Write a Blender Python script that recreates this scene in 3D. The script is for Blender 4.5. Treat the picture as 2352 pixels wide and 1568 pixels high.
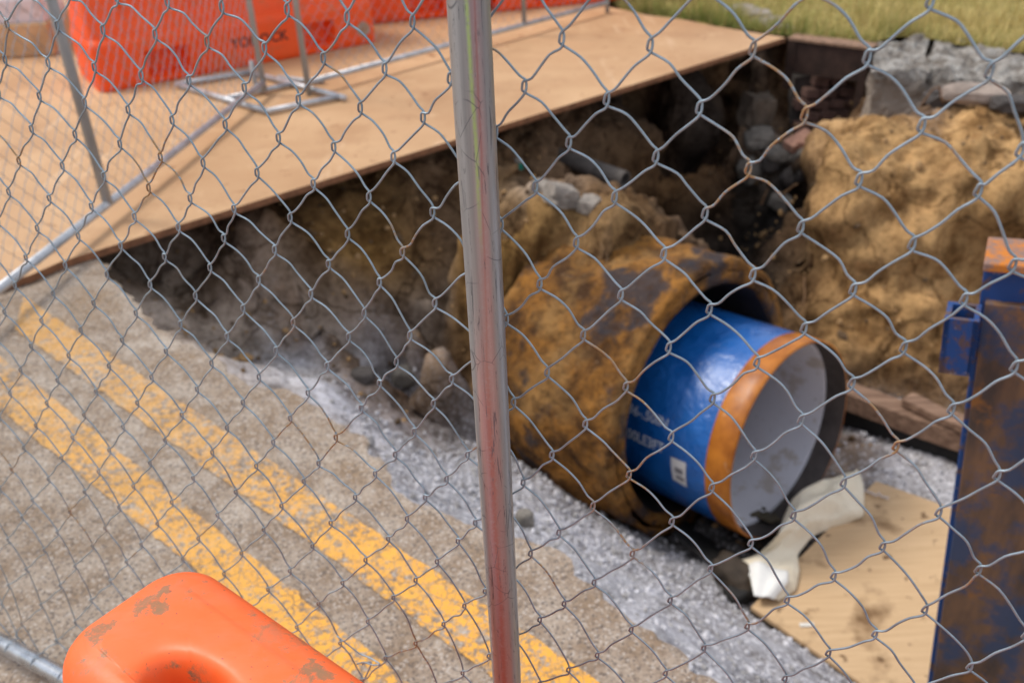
import bpy, bmesh, math, random
import numpy as np
from mathutils import Vector, Matrix
from mathutils.geometry import delaunay_2d_cdt
R = math.radians
scene = bpy.context.scene
for o in list(bpy.data.objects): bpy.data.objects.remove(o)

# ------------------------------------------------------------------ camera
F = 2180.0                       # focal length in pixels of a 2352 px wide picture
HC = 1.67                        # eye height
MC = np.array([[0.999151427551705, -0.041187678028631707, 0.0],
               [-0.021469620427023686, -0.5208208601548738, 0.8533959731720422],
               [-0.03514939857394089, -0.8526718048617224, -0.5212631897359942]])
CAM = np.array([0.0, 0.0, HC])
cd = bpy.data.cameras.new('camera'); cam = bpy.data.objects.new('camera', cd)
scene.collection.objects.link(cam)
right, down_, fwd = MC[:, 0], MC[:, 1], MC[:, 2]
m4 = Matrix.Identity(4)
for r in range(3):
    m4[r][0] = right[r]; m4[r][1] = -down_[r]; m4[r][2] = -fwd[r]; m4[r][3] = CAM[r]
cam.matrix_world = m4
cd.sensor_width = 36; cd.lens = F / 2352 * 36
cd.clip_start = 0.05; cd.clip_end = 500
cd.dof.use_dof = True; cd.dof.focus_distance = 0.98; cd.dof.aperture_fstop = 6.0
scene.camera = cam
scene.render.resolution_x = 1024; scene.render.resolution_y = 682

# ------------------------------------------------------------------ sky, sun, exposure
SUN_EL, SUN_AZ = 56.0, 286.0     # azimuth the light comes from, degrees clockwise from +Y
w = bpy.data.worlds.new('World'); scene.world = w; w.use_nodes = True
nt = w.node_tree; nt.nodes.clear()
out = nt.nodes.new('ShaderNodeOutputWorld'); bg = nt.nodes.new('ShaderNodeBackground')
sky = nt.nodes.new('ShaderNodeTexSky'); sky.sky_type = 'NISHITA'; sky.sun_disc = False
sky.sun_elevation = R(SUN_EL); sky.sun_rotation = R(SUN_AZ); sky.air_density = 1.0; sky.dust_density = 2.0
tc = nt.nodes.new('ShaderNodeTexCoord'); cn = nt.nodes.new('ShaderNodeTexNoise')
cn.inputs['Scale'].default_value = 4.5; cn.inputs['Detail'].default_value = 6
cr = nt.nodes.new('ShaderNodeValToRGB'); cr.color_ramp.elements[0].position = 0.42; cr.color_ramp.elements[1].position = 0.58
mx = nt.nodes.new('ShaderNodeMix'); mx.data_type = 'RGBA'
mx.inputs[7].default_value = (9.5, 9.7, 10.2, 1)      # cloud, in the sky texture's units
nt.links.new(tc.outputs['Generated'], cn.inputs['Vector']); nt.links.new(cn.outputs['Fac'], cr.inputs['Fac'])
nt.links.new(cr.outputs['Color'], mx.inputs[0]); nt.links.new(sky.outputs['Color'], mx.inputs[6])
nt.links.new(mx.outputs[2], bg.inputs['Color']); bg.inputs['Strength'].default_value = 0.10
nt.links.new(bg.outputs[0], out.inputs['Surface'])
sl = bpy.data.lights.new('sun', 'SUN'); sl.energy = 1.9; sl.angle = R(18); sl.color = (1, .95, .87)
so = bpy.data.objects.new('sun', sl); scene.collection.objects.link(so)
sd = Vector((math.sin(R(SUN_AZ)) * math.cos(R(SUN_EL)), math.cos(R(SUN_AZ)) * math.cos(R(SUN_EL)), math.sin(R(SUN_EL))))
so.rotation_euler = (-sd).to_track_quat('-Z', 'Y').to_euler(); so.location = (0, -5, 12)
scene.view_settings.view_transform = 'Standard'; scene.view_settings.look = 'None'
scene.view_settings.gamma = 1; scene.view_settings.exposure = 0.42
scene.render.engine = 'CYCLES'

# ------------------------------------------------------------------ helpers
def ray(x, y): return MC @ np.array([(x - 1176) / F, (y - 784) / F, 1.0])
def at(x, y, z=0.0):
    """world point at height z under picture point x, y (of a 2352 x 1568 picture)"""
    r = ray(x, y); return CAM + r * (z - HC) / r[2]
def V(p): return Vector((float(p[0]), float(p[1]), float(p[2])))

def _hash(i, j, k, s):
    n = (i * 374761393 + j * 668265263 + k * 2147483647 + s * 1274126177) & 0xffffffff
    n = ((n ^ (n >> 13)) * 1274126177) & 0xffffffff
    return ((n ^ (n >> 16)) & 0xffff) / 65535.0
def vnoise(p, s=0):
    p = np.asarray(p, float); i = np.floor(p).astype(np.int64); f = p - i; f = f * f * (3 - 2 * f); r = 0
    for a in (0, 1):
        for b in (0, 1):
            for c in (0, 1):
                wgt = (f[:, 0] if a else 1 - f[:, 0]) * (f[:, 1] if b else 1 - f[:, 1]) * (f[:, 2] if c else 1 - f[:, 2])
                r = r + wgt * _hash(i[:, 0] + a, i[:, 1] + b, i[:, 2] + c, s)
    return r * 2 - 1
def fbm(p, octs=4, s=0, gain=.5):
    p = np.asarray(p, float); r = 0; a = 1.0
    for o in range(octs): r = r + a * vnoise(p * 2 ** o, s + o * 17); a *= gain
    return r

def link(o, parent=None):
    scene.collection.objects.link(o)
    if parent is not None: o.parent = parent
    return o
def tag(o, label=None, cat=None, group=None, kind=None):
    if label: o['label'] = label
    if cat: o['category'] = cat
    if group: o['group'] = group
    if kind: o['kind'] = kind
    return o
def thing(name, label, cat, loc=(0, 0, 0), group=None):
    o = bpy.data.objects.new(name, None); o.location = V(loc); o.empty_display_size = .1
    link(o); return tag(o, label, cat, group)

class MB:
    """collects vertices and faces; build() links ONE mesh object. Coordinates are world coordinates."""
    def __init__(s): s.v = []; s.f = []; s.n = 0
    def add(s, v, f):
        s.v.append(np.asarray(v, float).reshape(-1, 3)); s.f += [tuple(i + s.n for i in q) for q in f]; s.n += len(s.v[-1])
    def box(s, c, half, ax=None):
        ax = np.eye(3) if ax is None else np.asarray(ax, float)
        c = np.asarray(c, float); vs = []
        for k in range(8):
            g = [(1 if k & 1 else -1) * half[0], (1 if k & 2 else -1) * half[1], (1 if k & 4 else -1) * half[2]]
            vs.append(c + ax[0] * g[0] + ax[1] * g[1] + ax[2] * g[2])
        s.add(vs, [(0, 2, 3, 1), (4, 5, 7, 6), (0, 1, 5, 4), (2, 6, 7, 3), (0, 4, 6, 2), (1, 3, 7, 5)])
    def tube(s, path, rad, sides=8, caps=True, up=(0, 0, 1)):
        P = np.asarray(path, float); n = len(P); T = np.gradient(P, axis=0); T /= np.linalg.norm(T, axis=1)[:, None] + 1e-12
        rad = np.full(n, rad) if np.isscalar(rad) else np.asarray(rad)
        a = np.cross(T[0], up)
        if np.linalg.norm(a) < .05: a = np.cross(T[0], (1, 0, 0))
        A = np.zeros((n, 3))
        for i in range(n):
            a = a - T[i] * (a @ T[i]); a /= np.linalg.norm(a); A[i] = a
        Bn = np.cross(T, A); t = np.linspace(0, 2 * np.pi, sides, endpoint=False)
        ring = P[:, None] + rad[:, None, None] * (np.cos(t)[None, :, None] * A[:, None] + np.sin(t)[None, :, None] * Bn[:, None])
        f = [(i * sides + j, i * sides + (j + 1) % sides, (i + 1) * sides + (j + 1) % sides, (i + 1) * sides + j) for i in range(n - 1) for j in range(sides)]
        if caps: f += [tuple(range(sides))[::-1], tuple((n - 1) * sides + j for j in range(sides))]
        s.add(ring.reshape(-1, 3), f)
    def grid(s, G, closed_u=False):
        G = np.asarray(G, float); a, b = G.shape[:2]
        f = [(i * b + j, ((i + 1) % a) * b + j, ((i + 1) % a) * b + j + 1, i * b + j + 1) for i in range(a if closed_u else a - 1) for j in range(b - 1)]
        s.add(G.reshape(-1, 3), f)
    def prism(s, poly, z0, z1):
        n = len(poly); v = [(p[0], p[1], z0) for p in poly] + [(p[0], p[1], z1) for p in poly]
        s.add(v, [tuple(range(n))[::-1], tuple(range(n, 2 * n))] + [(i, (i + 1) % n, n + (i + 1) % n, n + i) for i in range(n)])
    def build(s, name, mat, parent=None, smooth=False, bevel=0, origin=None):
        v = np.concatenate(s.v); org = np.asarray(origin if origin is not None else (parent.location if parent is not None and parent.type == 'EMPTY' else v.mean(0)), float)
        if parent is not None: org = np.array(world_loc(parent))
        me = bpy.data.meshes.new(name); me.from_pydata((v - org).tolist(), [], s.f); me.update()
        if mat: me.materials.append(mat)
        if smooth: me.polygons.foreach_set('use_smooth', [True] * len(me.polygons))
        o = bpy.data.objects.new(name, me); link(o, parent)
        if parent is None: o.location = V(org)
        if bevel:
            b = o.modifiers.new('b', 'BEVEL'); b.width = bevel; b.segments = 2; b.limit_method = 'ANGLE'; b.angle_limit = R(40)
        return o
def world_loc(o):
    p = Vector(o.location); q = o.parent
    while q is not None: p += q.location; q = q.parent
    return p
def fixnormals(o):
    bm = bmesh.new(); bm.from_mesh(o.data); bmesh.ops.recalc_face_normals(bm, faces=bm.faces); bm.to_mesh(o.data); bm.free(); return o
def unit(a): a = np.asarray(a, float); return a / np.linalg.norm(a)

# ------------------------------------------------------------------ materials
class Mat:
    """small wrapper: m.noise / m.mix / m.ramp return sockets"""
    def __init__(s, name, rough=.8, metal=0, spec=.5, coord='Object'):
        s.m = bpy.data.materials.new(name); s.m.use_nodes = True; s.t = s.m.node_tree; s.b = s.t.nodes['Principled BSDF']
        s.b.inputs['Roughness'].default_value = rough; s.b.inputs['Metallic'].default_value = metal
        s.b.inputs['Specular IOR Level'].default_value = spec
        if coord == 'World': g = s.t.nodes.new('ShaderNodeNewGeometry'); s.co = g.outputs['Position']
        else: s.co = s.t.nodes.new('ShaderNodeTexCoord').outputs[coord]
    def N(s, t): return s.t.nodes.new(t)
    def L(s, a, b): s.t.links.new(a, b)
    def scaled(s, sc):
        n = s.N('ShaderNodeMapping'); n.inputs['Scale'].default_value = sc; s.L(s.co, n.inputs['Vector']); return n.outputs[0]
    def noise(s, scale, detail=4, rough=.55, vec=None, dist=0):
        n = s.N('ShaderNodeTexNoise'); n.inputs['Scale'].default_value = scale; n.inputs['Detail'].default_value = detail
        n.inputs['Roughness'].default_value = rough; n.inputs['Distortion'].default_value = dist
        s.L(vec if vec is not None else s.co, n.inputs['Vector']); return n.outputs['Fac']
    def voro(s, scale, feat='F1', vec=None, out='Distance'):
        n = s.N('ShaderNodeTexVoronoi'); n.feature = feat; n.inputs['Scale'].default_value = scale
        s.L(vec if vec is not None else s.co, n.inputs['Vector']); return n.outputs[out]
    def ramp(s, fac, stops):
        n = s.N('ShaderNodeValToRGB'); e = n.color_ramp.elements
        while len(e) < len(stops): e.new(.5)
        for k, (p, c) in enumerate(stops):
            e[k].position = p; e[k].color = (c, c, c, 1) if np.isscalar(c) else (*c, 1)
        s.L(fac, n.inputs['Fac']); return n.outputs['Color']
    def mix(s, fac, a, b, mode='MIX'):
        n = s.N('ShaderNodeMix'); n.data_type = 'RGBA'; n.blend_type = mode
        for sock, val in ((0, fac), (6, a), (7, b)):
            if hasattr(val, 'is_linked') or isinstance(val, bpy.types.NodeSocket): s.L(val, n.inputs[sock])
            elif sock == 0: n.inputs[0].default_value = val
            else: n.inputs[sock].default_value = (*val, 1)
        return n.outputs[2]
    def math(s, op, a, b=0.0):
        n = s.N('ShaderNodeMath'); n.operation = op
        for k, val in enumerate((a, b)):
            if isinstance(val, bpy.types.NodeSocket): s.L(val, n.inputs[k])
            else: n.inputs[k].default_value = val
        return n.outputs[0]
    def sep(s, vec=None):
        n = s.N('ShaderNodeSeparateXYZ'); s.L(vec if vec is not None else s.co, n.inputs[0]); return n.outputs
    def attr(s, name): n = s.N('ShaderNodeAttribute'); n.attribute_name = name; return n.outputs
    def color(s, c):
        if isinstance(c, bpy.types.NodeSocket): s.L(c, s.b.inputs['Base Color'])
        else: s.b.inputs['Base Color'].default_value = (*c, 1)
        return s
    def rough(s, c): s.L(c, s.b.inputs['Roughness']); return s
    def bump(s, h, strength=.3, dist=.01, prev=None):
        n = s.N('ShaderNodeBump'); n.inputs['Strength'].default_value = strength; n.inputs['Distance'].default_value = dist
        s.L(h, n.inputs['Height'])
        if prev is not None: s.L(prev, n.inputs['Normal'])
        s.L(n.outputs[0], s.b.inputs['Normal']); return n.outputs[0]

def galvanised(name, streak=(18, 18, 3), rust=.0, base=(.42, .43, .45), metal=.55, rough=.42):
    m = Mat(name, rough, metal)
    n = m.noise(1, 5, .6, m.scaled(streak)); n2 = m.noise(220, 3)
    c = m.mix(m.ramp(n, [(.35, 0.), (.7, 1.)]), tuple(x * .78 for x in base), tuple(min(1, x * 1.18) for x in base))
    c = m.mix(m.ramp(n2, [(.3, .25), (.6, 0.)]), c, (.2, .2, .21))
    if rust:
        rf = m.ramp(m.noise(9, 2, .5), [(.60 - rust * .2, 0.), (.66, 1.)]); rg = m.ramp(m.noise(160, 4, .7), [(.42, 0.), (.52, 1.)])
        c = m.mix(m.math('MULTIPLY', rf, rg), c, (.38, .24, .12))
    m.color(c); m.rough(m.ramp(n, [(.3, rough - .08), (.7, rough + .12)])); m.bump(n2, .12, .0008)
    return m.m
M_WIRE = galvanised('wire_galvanised', (30, 30, 30), rust=.05, base=(.30, .375, .43), metal=.5, rough=.42)
M_TUBE = galvanised('tube_galvanised', base=(.50, .52, .55), metal=.5, rough=.4)
M_TUBE_D = galvanised('tube_dull', base=(.40, .41, .42), metal=.3, rough=.55)
M_RAIL = galvanised('rail_shiny', (20, 20, 20), base=(.55, .57, .60), metal=.9, rough=.26)

def post_material():
    m = Mat('painted_post', .36, .7)
    x, y, z = m.sep()
    st = m.noise(1, 6, .6, m.scaled((120, 120, 3))); fine = m.noise(400, 3)
    c = m.mix(m.ramp(st, [(.35, 0.), (.65, 1.)]), (.33, .35, .375), (.47, .49, .515))
    # angle round the post, 0 where it faces the path side
    ang = m.N('ShaderNodeMath'); ang.operation = 'ARCTAN2'; m.L(x, ang.inputs[0]); m.L(m.math('MULTIPLY', y, -1.0), ang.inputs[1]); a = ang.outputs[0]
    wob = m.math('MULTIPLY', m.math('SUBTRACT', m.noise(7, 3), .5), .35)
    def band(center, width, soft):
        d = m.math('ABSOLUTE', m.math('SUBTRACT', m.math('ADD', a, wob), center))
        return m.ramp(m.math('DIVIDE', d, width), [(max(0., 1 - soft), 1.), (1., 0.)])
    a0 = m.math('ADD', -.13, m.math('MULTIPLY', 1.1, m.math('MAXIMUM', 0.0, m.math('ADD', z, .08))))
    def band2(width, soft, off=0.0):
        d = m.math('ABSOLUTE', m.math('SUBTRACT', m.math('ADD', a, wob), m.math('ADD', a0, off)))
        return m.ramp(m.math('DIVIDE', d, width), [(max(0., 1 - soft), 1.), (1., 0.)])
    zr = m.ramp(m.math('DIVIDE', m.math('ADD', z, .51), .81), [(.0, 1.), (.52, .95), (.66, .55), (1., .42)])
    speck = m.ramp(m.noise(260, 3, .7), [(.30, .45), (.5, 1.)])
    red = m.math('MULTIPLY', m.math('MULTIPLY', band2(.47, .85), zr), speck)
    c = m.mix(m.math('MULTIPLY', red, .85), c, (.36, .055, .06))
    c = m.mix(m.math('MULTIPLY', band2(.08, .9, .02), .5), c, (.36, .10, .10))
    zg = m.ramp(z, [(.10, 0.), (.18, 1.)]); gr = m.math('MULTIPLY', m.math('MULTIPLY', band(-.03, .15, .9), zg), speck)
    c = m.mix(m.math('MULTIPLY', gr, .8), c, (.40, .60, .14))
    tan = m.math('MULTIPLY', m.math('MULTIPLY', band(.05, .75, .8), m.ramp(z, [(-.35, 1.), (.35, 0.)])), .35)
    c = m.mix(tan, c, (.42, .33, .22))
    # scratches
    scr = m.ramp(m.noise(1, 4, .75, m.scaled((260, 260, 16)), 1.2), [(.37, 1.), (.41, 0.)])
    scr2 = m.ramp(m.voro(9, 'DISTANCE_TO_EDGE', m.scaled((5, 5, 3.2))), [(.0, 1.), (.02, 0.)])
    brk = m.ramp(m.noise(25, 2), [(.50, 0.), (.57, 1.)])
    c = m.mix(m.math('MULTIPLY', scr, .75), c, (.10, .11, .13)); c = m.mix(m.math('MULTIPLY', m.math('MULTIPLY', scr2, brk), .8), c, (.09, .10, .12))
    m.color(c); m.bump(m.math('ADD', m.math('MULTIPLY', st, .5), m.math('MULTIPLY', fine, .4)), .18, .0006)
    m.L(m.math('MULTIPLY', .72, m.math('SUBTRACT', 1.0, m.math('MINIMUM', 1.0, m.math('ADD', m.math('ADD', red, gr), tan)))), m.b.inputs['Metallic'])
    return m.m

def plastic(name, col, dirt=0.3, rough=.38, faded=(.9, .32, .14), mud=()):
    m = Mat(name, rough, 0, .4)
    n = m.noise(3.5, 5, .6); c = m.mix(m.ramp(n, [(.35, 0.), (.75, .55)]), col, faded)
    g = m.ramp(m.noise(9.5, 7, .70), [(.545, 0.), (.585, 1.)]); sc = m.ramp(m.noise(60, 4, .7, m.scaled((1, .25, 1))), [(.45, .35), (.6, 1.)])
    c = m.mix(m.math('MULTIPLY', m.math('MULTIPLY', g, sc), dirt), c, (.30, .165, .085))
    sm_ = m.ramp(m.noise(1, 5, .65, m.scaled((14, 30, 5))), [(.50, 0.), (.70, .28)]); c = m.mix(m.math('MULTIPLY', sm_, dirt), c, (.42, .20, .10))
    fl = m.ramp(m.noise(150, 2), [(.70, 0.), (.74, 1.)]); c = m.mix(m.math('MULTIPLY', fl, dirt * .6), c, (.08, .05, .05))
    if mud:                                          # smears of dried mud at fixed places
        gp = m.N('ShaderNodeNewGeometry').outputs['Position']; mn = m.noise(55, 6, .7); mn2 = m.noise(190, 4, .7)
        for (px, py, rad) in mud:
            q = CAM + ray(px, py) * ((.905 - HC) / ray(px, py)[2]); d = m.N('ShaderNodeVectorMath'); d.operation = 'DISTANCE'; m.L(gp, d.inputs[0]); d.inputs[1].default_value = tuple(float(v) for v in q)
            e = m.math('ADD', m.math('DIVIDE', d.outputs['Value'], rad), m.math('MULTIPLY', m.math('SUBTRACT', mn, .5), 3.2))
            k_ = m.math('MULTIPLY', m.ramp(e, [(.60, 1.), (.78, 0.)]), m.ramp(mn2, [(.34, .45), (.5, .9)])); c = m.mix(k_, c, (.30, .155, .075))
    m.color(c); m.rough(m.ramp(m.noise(20, 4), [(.3, rough), (.7, rough + .2)])); m.bump(m.noise(45, 4), .10, .002)
    m.b.inputs['Subsurface Weight'].default_value = .0
    return m.m
M_ORANGE_NEAR = plastic('orange_plastic_dirty', (.94, .125, .018), 1.0, .34, (.96, .215, .07), ((340, 1388, .022), (372, 1400, .014), (382, 1350, .012), (228, 1452, .020), (240, 1500, .010), (715, 1530, .014), (745, 1548, .012)))
M_ORANGE = plastic('orange_plastic', (.86, .075, .006), .35, .42, (.88, .12, .02))
M_WHITE_P = plastic('white_plastic', (.66, .62, .66), .5, .45, (.7, .67, .68))

def plain(name, col, rough=.8, metal=0, nsc=20, var=.3, bump=.2, bd=.004, coord='Object', spec=.4):
    m = Mat(name, rough, metal, spec, coord); n = m.noise(nsc, 6, .62)
    m.color(m.mix(m.ramp(n, [(.3, 0.), (.7, 1.)]), tuple(c * (1 - var) for c in col), tuple(min(1, c * (1 + var)) for c in col)))
    m.bump(n, bump, bd); return m.m

def concrete_nodes(m):
    big = m.noise(1.3, 6, .68); mid = m.noise(9, 6, .65); fine = m.noise(130, 3, .7); spk = m.voro(170)
    agg = m.sep(m.voro(170, 'F1', None, 'Color'))[0]; f2_ = m.noise(75, 5, .75)
    c = m.mix(m.ramp(big, [(.35, 0.), (.68, 1.)]), (.33, .26, .20), (.46, .385, .31))
    c = m.mix(m.ramp(mid, [(.40, .8), (.60, 0.)]), c, (.23, .155, .095))
    c = m.mix(m.ramp(m.noise(2.7, 3), [(.56, 0.), (.68, .65)]), c, (.26, .165, .085))
    c = m.mix(m.ramp(f2_, [(.36, .65), (.50, 0.)]), c, (.15, .115, .09))
    c = m.mix(m.ramp(f2_, [(.55, 0.), (.68, .5)]), c, (.50, .44, .37))
    c = m.mix(m.ramp(agg, [(.86, 0.), (.90, .5)]), c, (.56, .51, .46)); c = m.mix(m.ramp(agg, [(.10, .65), (.13, 0.)]), c, (.09, .075, .07))
    c = m.mix(m.ramp(fine, [(.34, .75), (.46, 0.)]), c, (.12, .10, .09))
    h = m.math('ADD', m.math('MULTIPLY', fine, .6), mid)
    return c, h
def slab_material():
    m = Mat('old_concrete', .85, 0, .3, 'World'); c, h = concrete_nodes(m)
    cr_ = m.ramp(m.voro(1.1, 'DISTANCE_TO_EDGE', None), [(.0, .7), (.006, 0.)]); c = m.mix(m.math('MULTIPLY', cr_, m.ramp(m.noise(2, 2), [(.5, 0.), (.6, 1.)])), c, (.10, .08, .06))
    m.color(c); m.bump(h, .5, .006); return m.m
def paint_material():
    m = Mat('worn_yellow_paint', .7, 0, .35, 'World'); c, h = concrete_nodes(m)
    wv = m.N('ShaderNodeTexNoise'); wv.inputs['Scale'].default_value = 26; wv.inputs['Detail'].default_value = 4; m.L(m.co, wv.inputs['Vector']); va = m.N('ShaderNodeVectorMath'); va.operation = 'MULTIPLY_ADD'; m.L(wv.outputs['Color'], va.inputs[0]); va.inputs[1].default_value = (.035, .035, .035); m.L(m.co, va.inputs[2])
    crk = m.voro(27, 'DISTANCE_TO_EDGE', va.outputs[0]); nb = m.noise(2.2, 3)
    y = sep_y = m.sep()[1]
    thr = m.math('MAXIMUM', m.ramp(crk, [(.01, 0.), (.05, 1.)]), m.ramp(m.noise(5, 3), [(.42, 0.), (.60, .85)]))                         # crazed paint film
    keep = m.ramp(m.math('ADD', m.noise(38, 5, .75), m.math('MULTIPLY', m.math('SUBTRACT', nb, .5), .5)), [(.41, 0.), (.49, 1.)])
    wear = m.ramp(m.noise(170, 3, .75), [(.34, 0.), (.43, 1.)])
    fac = m.math('MULTIPLY', m.math('MULTIPLY', thr, keep), wear)
    fac = m.math('MULTIPLY', fac, m.ramp(m.math('MULTIPLY', m.math('ADD', y, m.math('MULTIPLY', m.math('SUBTRACT', m.noise(1.7, 4), .5), 1.6)), .25), [(.38, 1.), (.62, .55)]))
    pc = m.mix(m.noise(14, 4), (.80, .34, .025), (.90, .46, .05))
    faded = m.mix(m.ramp(y, [(1.4, 0.), (2.6, .35)]) if False else .12, pc, (.6, .42, .22))
    m.color(m.mix(fac, c, faded)); m.bump(m.math('ADD', h, m.math('MULTIPLY', fac, .6)), .45, .005); return m.m

def plate_material():
    m = Mat('weathered_plate', .62, 0, .35, 'World')
    gr = m.noise(1, 6, .6, m.scaled((2.2, 6, 3))); big = m.noise(1.1, 4, .55); n = m.noise(6, 5, .6)
    c = m.mix(m.ramp(big, [(.3, 0.), (.7, 1.)]), (.45, .26, .13), (.62, .40, .22))
    c = m.mix(m.ramp(gr, [(.35, .3), (.6, 0.)]), c, (.46, .26, .13))
    c = m.mix(m.ramp(n, [(.60, 0.), (.78, .45)]), c, (.72, .50, .30))
    c = m.mix(m.ramp(m.noise(14, 3, .5), [(.28, .8), (.33, 0.)]), c, (.30, .14, .06)); c = m.mix(m.ramp(m.noise(1.7, 6, .7), [(.52, 0.), (.60, .35)]), c, (.36, .19, .09)); c = m.mix(m.ramp(m.noise(1, 5, .7, m.scaled((5, .8, 1))), [(.60, 0.), (.66, .35)]), c, (.70, .50, .32))
    c = m.mix(m.ramp(m.noise(55, 3, .6), [(.30, .45), (.38, 0.)]), c, (.36, .19, .09))
    m.color(c); m.bump(n, .15, .004); return m.m
def plywood_material():
    m = Mat('muddy_plywood', .7, 0, .3, 'Object')
    gr = m.noise(1, 6, .65, m.scaled((3, 45, 3))); c = m.mix(m.ramp(gr, [(.3, 0.), (.7, 1.)]), (.50, .33, .18), (.62, .43, .25))
    c = m.mix(m.ramp(m.noise(3.2, 5, .6), [(.56, 0.), (.70, .9)]), c, (.16, .085, .035))
    c = m.mix(m.ramp(m.noise(13, 4, .6), [(.63, 0.), (.69, .85)]), c, (.12, .06, .025))
    m.color(c); m.bump(gr, .15, .002); return m.m
def rust_casing_material():
    m = Mat('rusted_muddy_steel', .88, 0, .25, 'World')
    n = m.noise(5.5, 7, .68); n2 = m.noise(28, 6, .7); n3 = m.noise(2.1, 4, .6)
    c = m.mix(m.ramp(n, [(.40, 0.), (.60, 1.)]), (.075, .034, .012), (.38, .165, .032))
    c = m.mix(m.ramp(n3, [(.50, 0.), (.62, .75)]), c, (.40, .22, .075))
    c = m.mix(m.ramp(m.noise(3.1, 5, .62), [(.54, 0.), (.60, .9)]), c, (.045, .042, .05))
    c = m.mix(m.ramp(n2, [(.36, .7), (.50, 0.)]), c, (.07, .032, .012))
    c = m.mix(m.ramp(m.noise(75, 3), [(.66, 0.), (.72, .6)]), c, (.5, .34, .2))
    m.color(c); b = m.bump(n, 1.0, .06); m.bump(n2, .9, .02, b); return m.m
def band_material():
    m = Mat('rusted_steel_band', .6, 0, .45, 'World'); n = m.noise(9, 6, .6)
    c = m.mix(m.ramp(n, [(.35, 0.), (.62, 1.)]), (.27, .075, .006), (.50, .17, .015))
    c = m.mix(m.ramp(m.noise(16, 3), [(.62, 0.), (.68, .4)]), c, (.60, .36, .20)); m.rough(m.ramp(n, [(.3, .3), (.7, .5)]))
    m.color(c); m.bump(n, .15, .003); return m.m
def blue_coat_material():
    m = Mat('blue_coating', .12, 0, .7, 'World'); n = m.noise(4, 5, .6)
    c = m.mix(m.ramp(n, [(.35, 0.), (.7, 1.)]), (.002, .085, .33), (.004, .13, .46))
    c = m.mix(m.ramp(m.noise(70, 3), [(.68, 0.), (.72, .4)]), c, (.12, .13, .15))
    m.color(c); m.rough(m.ramp(n, [(.35, .22), (.65, .5)])); m.bump(m.noise(7, 4, .6), .8, .03); m.b.inputs['Coat Weight'].default_value = .5; m.b.inputs['Coat Roughness'].default_value = .34; return m.m
def shield_material():
    m = Mat('rusted_blue_steel', .6, .1, .4, 'Object')
    st = m.noise(1, 6, .62, m.scaled((9, 9, 2.6))); n = m.noise(4.5, 6, .68); n3 = m.noise(34, 5, .7)
    c = m.mix(m.ramp(st, [(.38, 0.), (.60, 1.)]), (.075, .050, .038), (.21, .11, .055))
    c = m.mix(m.ramp(m.noise(3.1, 5, .7), [(.50, 0.), (.58, .85)]), c, (.040, .068, .135))
    c = m.mix(m.ramp(n, [(.56, 0.), (.63, .85)]), c, (.30, .12, .025))
    c = m.mix(m.ramp(n3, [(.60, 0.), (.70, .5)]), c, (.055, .06, .08))
    m.color(c); m.bump(n3, .2, .003); return m.m
def shield_blue_material():
    m = Mat('chipped_blue_paint', .5, 0, .4, 'Object'); n = m.noise(14, 6, .7)
    c = m.mix(m.ramp(n, [(.52, 0.), (.58, .85)]), (.012, .055, .20), (.11, .06, .035))
    c = m.mix(m.ramp(m.noise(60, 3), [(.66, 0.), (.70, .7)]), c, (.25, .2, .2)); m.color(c); m.bump(n, .15, .003); return m.m
def rust_top_material():
    m = Mat('orange_rust', .8, 0, .3, 'Object'); n = m.noise(22, 6, .7)
    c = m.mix(m.ramp(n, [(.42, 0.), (.55, 1.)]), (.52, .17, .02), (.24, .15, .12)); m.color(c); m.bump(n, .2, .003); return m.m
def timber_material():
    m = Mat('weathered_timber', .85, 0, .25, 'Object'); gr = m.noise(1, 6, .65, m.scaled((2.5, 40, 40)))
    c = m.mix(m.ramp(gr, [(.35, 0.), (.65, 1.)]), (.13, .075, .05), (.30, .19, .13)); m.color(c); m.bump(gr, .3, .004); return m.m
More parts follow.
